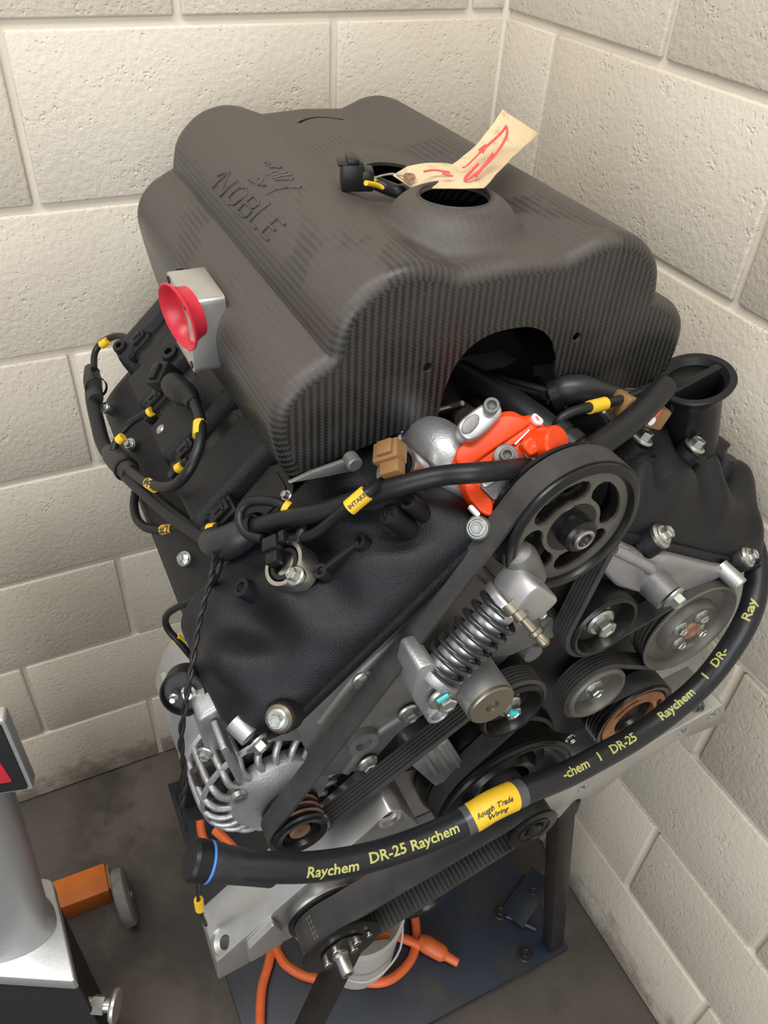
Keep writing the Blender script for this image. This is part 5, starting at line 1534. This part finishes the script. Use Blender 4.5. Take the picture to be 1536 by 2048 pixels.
# brown intake sensor plug
q = cv(780, 908, .070); R_ = Matrix((CT(-1), Vector((0, 1, 0)), NL)).transposed() @ rotm('Z', -35)
bm = bmesh.new(); bm_box(bm, q, (.022, .017, .015), R_, .0016); bm_box(bm, q+R_ @ Vector((.001, .001, .0085)), (.013, .012, .004), R_, .0008); bm_box(bm, q+R_ @ Vector((.002, -.013, -.001)), (.017, .012, .011), R_, .0015)
plugB = from_bm('brown_plug', bm, M['brown'], har)
for px, py, m in ((786, 945, 'white'), (799, 940, 'white')):
    lathe('wire_seal', [(0, -.006), (.0042, -.006), (.0042, .001), (.002, .002), (0, .002)], cv(px, py, .052), Vector((-.2, -.8, .45)), M[m], plugB, 14)
wire(cvs(.056, (800, 942), (806, 948), (798, 955)), .0022, 'wire', 'redwire', plugB)
# twisted tails hanging down past the alternator
tail = [cv(430, 1098, .05), A(428, 1130, y=-.64), A(412, 1190, y=-.66), A(396, 1255, y=-.68), A(384, 1330, y=-.70), A(372, 1400, y=-.715), A(362, 1480, y=-.72), A(370, 1560, y=-.725), A(364, 1620, y=-.73), A(383, 1690, y=-.735), A(394, 1760, y=-.74), A(398, 1810, y=-.745), A(412, 1850, y=-.745)]
tp = catmull(tail, 12)
for ph in (0, pi):
    F_ = frames_along(tp)
    wire([p+(e1*cos(i*.55+ph)+e2*sin(i*.55+ph))*.0013*(1 if i < len(tp)*.8 else .3) for i, (p, (e1, e2, t)) in enumerate(zip(tp, F_))], .0016, seg=8, smooth=1)
marker((A(397, 1800, y=-.744), A(400, 1818, y=-.745)), .0045)
wire([cv(440, 1100, .05), A(436, 1140, y=-.62), A(405, 1190, y=-.60), A(352, 1216, y=-.585), A(332, 1234, y=-.58), A(336, 1258, y=-.58), A(362, 1288, y=-.59), A(392, 1320, y=-.60), A(430, 1328, y=-.60)], .0033)
marker((A(351, 1274, y=-.584), A(364, 1287, y=-.588)), .0048, txt='ALT')

# ------------------------------------------------------------------ right harness, coming out of the arch
harR = thing('wiring_harness', A(1150, 790, y=-.64), 'black wiring loom coming out of the airbox arch towards the filler neck', 'wiring harness')
wire([A(900, 735, y=-.55), A(960, 768, y=-.60), A(1030, 810, y=-.65), A(1100, 862, y=-.69), A(1150, 905, y=-.715)], .0125, 'sleeve', 'rubber', harR, seg=16)
lathe('plug_collar', [(0, 0), (.0145, 0), (.0145, .008), (.0135, .008), (.0135, .012), (.015, .012), (.015, .02), (.0125, .022), (.0125, .034), (0, .034)], A(1108, 866, y=-.70), (A(1150, 902, y=-.72)-A(1108, 866, y=-.70)), M['plastic'], harR, 24)
wire([A(985, 764, y=-.60), A(1040, 778, y=-.62), A(1092, 790, y=-.64)], .004, par=harR); wire([A(995, 755, y=-.60), A(1045, 770, y=-.62), A(1095, 783, y=-.64)], .004, par=harR)
wire([A(1010, 790, y=-.61), A(1050, 800, y=-.625), A(1095, 797, y=-.64)], .0055, par=harR); wire([A(1000, 772, y=-.59), A(1050, 790, y=-.62), A(1092, 792, y=-.645)], .004, par=harR)
wire([A(1110, 792, y=-.645), A(1132, 780, y=-.65), A(1165, 778, y=-.655), A(1215, 790, y=-.66), A(1262, 797, y=-.665), A(1318, 775, y=-.67)], [.010, .0125, .0122, .010, .008, .007], 'taped_joint', 'boot', harR, seg=16)
lathe('zip_tie', [(.013, -.004), (.0142, -.004), (.0142, .004), (.013, .004)], A(1113, 790, y=-.645), A(1135, 782, y=-.65)-A(1110, 792, y=-.645), M['plastic'], harR, 20)
wire([A(1330, 772, y=-.69), A(1305, 800, y=-.70), A(1262, 842, y=-.712), A(1205, 885, y=-.722), A(1165, 912, y=-.73)], .0105, 'branch_cable', 'rubber', harR, seg=16)
wire([A(1112, 862, y=-.70), A(1118, 842, y=-.70), A(1140, 826, y=-.70), A(1180, 814, y=-.70), A(1240, 800, y=-.69), A(1310, 778, y=-.685)], .0042, par=harR)
marker((A(1178, 815, y=-.70), A(1210, 807, y=-.696)), .0056, par=harR)
for k, (px, py) in enumerate(((1255, 812), (1302, 828))):
    q = A(px, py, y=-.69)
    bm = bmesh.new(); bm_box(bm, q, (.026, .02, .02), rotm('Y', 25), .003)
    o = from_bm('brown_plug', bm, M['brown'], harR)
for px, py, m in ((1298, 838, 'white'), (1288, 836, 'white')):
    lathe('wire_seal', [(0, -.004), (.004, -.004), (.004, .004), (0, .004)], A(px, py, y=-.705), FRONT, M[m], harR, 14)
wire([A(1298, 836, y=-.705), A(1310, 830, y=-.705), A(1318, 818, y=-.70), A(1314, 805, y=-.69)], .0024, 'wire', 'redwire', harR)
wire([A(1292, 834, y=-.705), A(1308, 824, y=-.705), A(1314, 812, y=-.70)], .0022, 'wire', 'white', harR)
marker((A(1052, 732, y=-.55), A(1064, 742, y=-.555)), .005, par=harR)
wire([A(1052, 732, y=-.55), A(1066, 746, y=-.56), A(1085, 770, y=-.58)], .0035, par=harR)

# ------------------------------------------------------------------ loose plug and paper tag on the airbox
lp = thing('loose_connector', A(708, 352, z=1.375), 'loose black connector plug lying on the airbox roof', 'connector')
q = A(704, 350, z=1.385)
R_ = rotm('Z', -18)
bm = bmesh.new(); bm_box(bm, q, (.019, .021, .022), R_, .002); bm_box(bm, q+R_ @ Vector((0, .001, .0125)), (.010, .021, .005), R_, .001); bm_box(bm, q+R_ @ Vector((.0125, -.002, -.002)), (.010, .018, .017), R_, .0015); bm_box(bm, q+R_ @ Vector((-.002, .0, .0105)), (.021, .016, .003), R_, .0008)
from_bm('housing', bm, M['coil'], lp)
for px, py, px2, py2, m in ((735, 357, 758, 366, 'yellow'), (732, 366, 756, 371, 'yellow'), (738, 352, 762, 364, 'greenwire')):
    wire([A(px, py, z=1.385), A(px2, py2, z=1.379), A(px2+22, py2+10, z=1.375)], .0022, 'wire', m, lp)
wire([A(752, 366, z=1.379), A(775, 376, z=1.376), A(800, 384, z=1.376), A(806, 380, z=1.374)], .0058, 'sheath', 'rubber', lp)
def paper_material():
    m = mat('manila_card', (.56, .44, .27), .75, var=(25, .12), dirt=(30, (.36, .24, .14), .6), bump=(60, .25, .002))
    return m
M['card'] = paper_material()
tag = thing('paper_tag', A(905, 345, z=1.385), 'creased manila paper tag with red scribbles standing on the airbox', 'tag')
E1, E2 = A(786, 350, z=1.392), A(822, 374, z=1.384)
E0 = A(812, 334, z=1.392)
F1, F2 = A(905, 331, z=1.393), A(968, 377, z=1.398)
yf = F1.y+.030
G1, G2 = A(1006, 221, y=yf+.012), A(1077, 268, y=yf-.002)
def card(name, quad, nu=10, nv=8, curl=.004, th=.0006):
    a, b, c, d = quad            # a-b first edge, d-c opposite edge
    n = (b-a).cross(d-a).normalized()
    vs, fs = [], []
    for s in (0, 1):
        for i in range(nu+1):
            for j in range(nv+1):
                u, v = i/nu, j/nv
                p = (a.lerp(b, v)).lerp(d.lerp(c, v), u)
                p = p+n*(curl*sin(pi*u)*cos(2*v)+.0012*noise.noise(p*60)+s*th)
                vs.append(p)
    k = (nu+1)*(nv+1)
    for i in range(nu):
        for j in range(nv):
            q = i*(nv+1)+j
            fs.append((q, q+1, q+nv+2, q+nv+1)); fs.append((k+q, k+q+nv+1, k+q+nv+2, k+q+1))
    edge = [i*(nv+1) for i in range(nu+1)]+[nu*(nv+1)+j for j in range(1, nv+1)]+[i*(nv+1)+nv for i in range(nu-1, -1, -1)]+[j for j in range(nv-1, 0, -1)]
    for i in range(len(edge)):
        a_, b_ = edge[i], edge[(i+1) % len(edge)]
        fs.append((a_, b_, k+b_, k+a_))
    return mobj(name, vs, fs, M['card'], tag, angle=40), n
c1, n1_ = card('lower_leaf', (E0, E2, F2, F1), curl=.003)
c2, n2_ = card('upper_leaf', (F1, F2, G2, G1), curl=-.004)
bm = bmesh.new(); bm_prism(bm, [(E1-E1).to_2d()[:] and (0, 0), (.02, .012), (.02, -.012)], to_plane(E1, (E0+E2)/2-E1, E0-E2, (0, 0, 1)), 0, .0006) if False else None
bm.free()
tip = [E1, E2, E0]
mobj('tag_tip', [E1, E2, E0, E1-Vector((0, 0, .0006)), E2-Vector((0, 0, .0006)), E0-Vector((0, 0, .0006))], [(0, 1, 2), (5, 4, 3), (0, 3, 4, 1), (1, 4, 5, 2), (2, 5, 3, 0)], M['card'], tag, smooth=False)
ey = A(819, 353, z=1.3915)
lathe('eyelet', [(.0012, .0012), (.0045, .0012), (.005, .0), (.005, -.001)], ey, (0, -.1, 1), M['rust'], tag, 24)
tube('string', [ey, A(800, 350, z=1.392), A(782, 348, z=1.39), A(760, 352, z=1.385), A(745, 358, z=1.383)], .0009, M['string'], tag, seg=6)
def scribble(pts, r=.0012):
    n = (F2-F1).cross(G1-F1).normalized()
    if n.dot(CAM-F1) < 0: n = -n
    out = []
    for px, py in pts:
        d = ray(px, py); t = (F1+n*.0045-CAM).dot(n)/d.dot(n); out.append(CAM+d*t)
    tube('red_scribble', out, r, M['redwire'], c2, seg=6, smooth=4)
scribble([(1012, 252), (1000, 268), (965, 300), (958, 305)]); scribble([(1014, 255), (1012, 275), (990, 310), (960, 340), (938, 358), (930, 356), (945, 340), (956, 328)])
scribble([(958, 300), (972, 290), (966, 306)], .0008); scribble([(925, 335), (935, 330), (965, 300)], .0008); scribble([(952, 352), (975, 322), (985, 308)], .0014)
for pts in (((848, 343), (870, 340), (900, 345)), ((885, 347), (905, 352))):
    tube('red_scribble', [A(px, py, z=1.3985) for px, py in pts], .0009, M['redwire'], c1, seg=6, smooth=4)
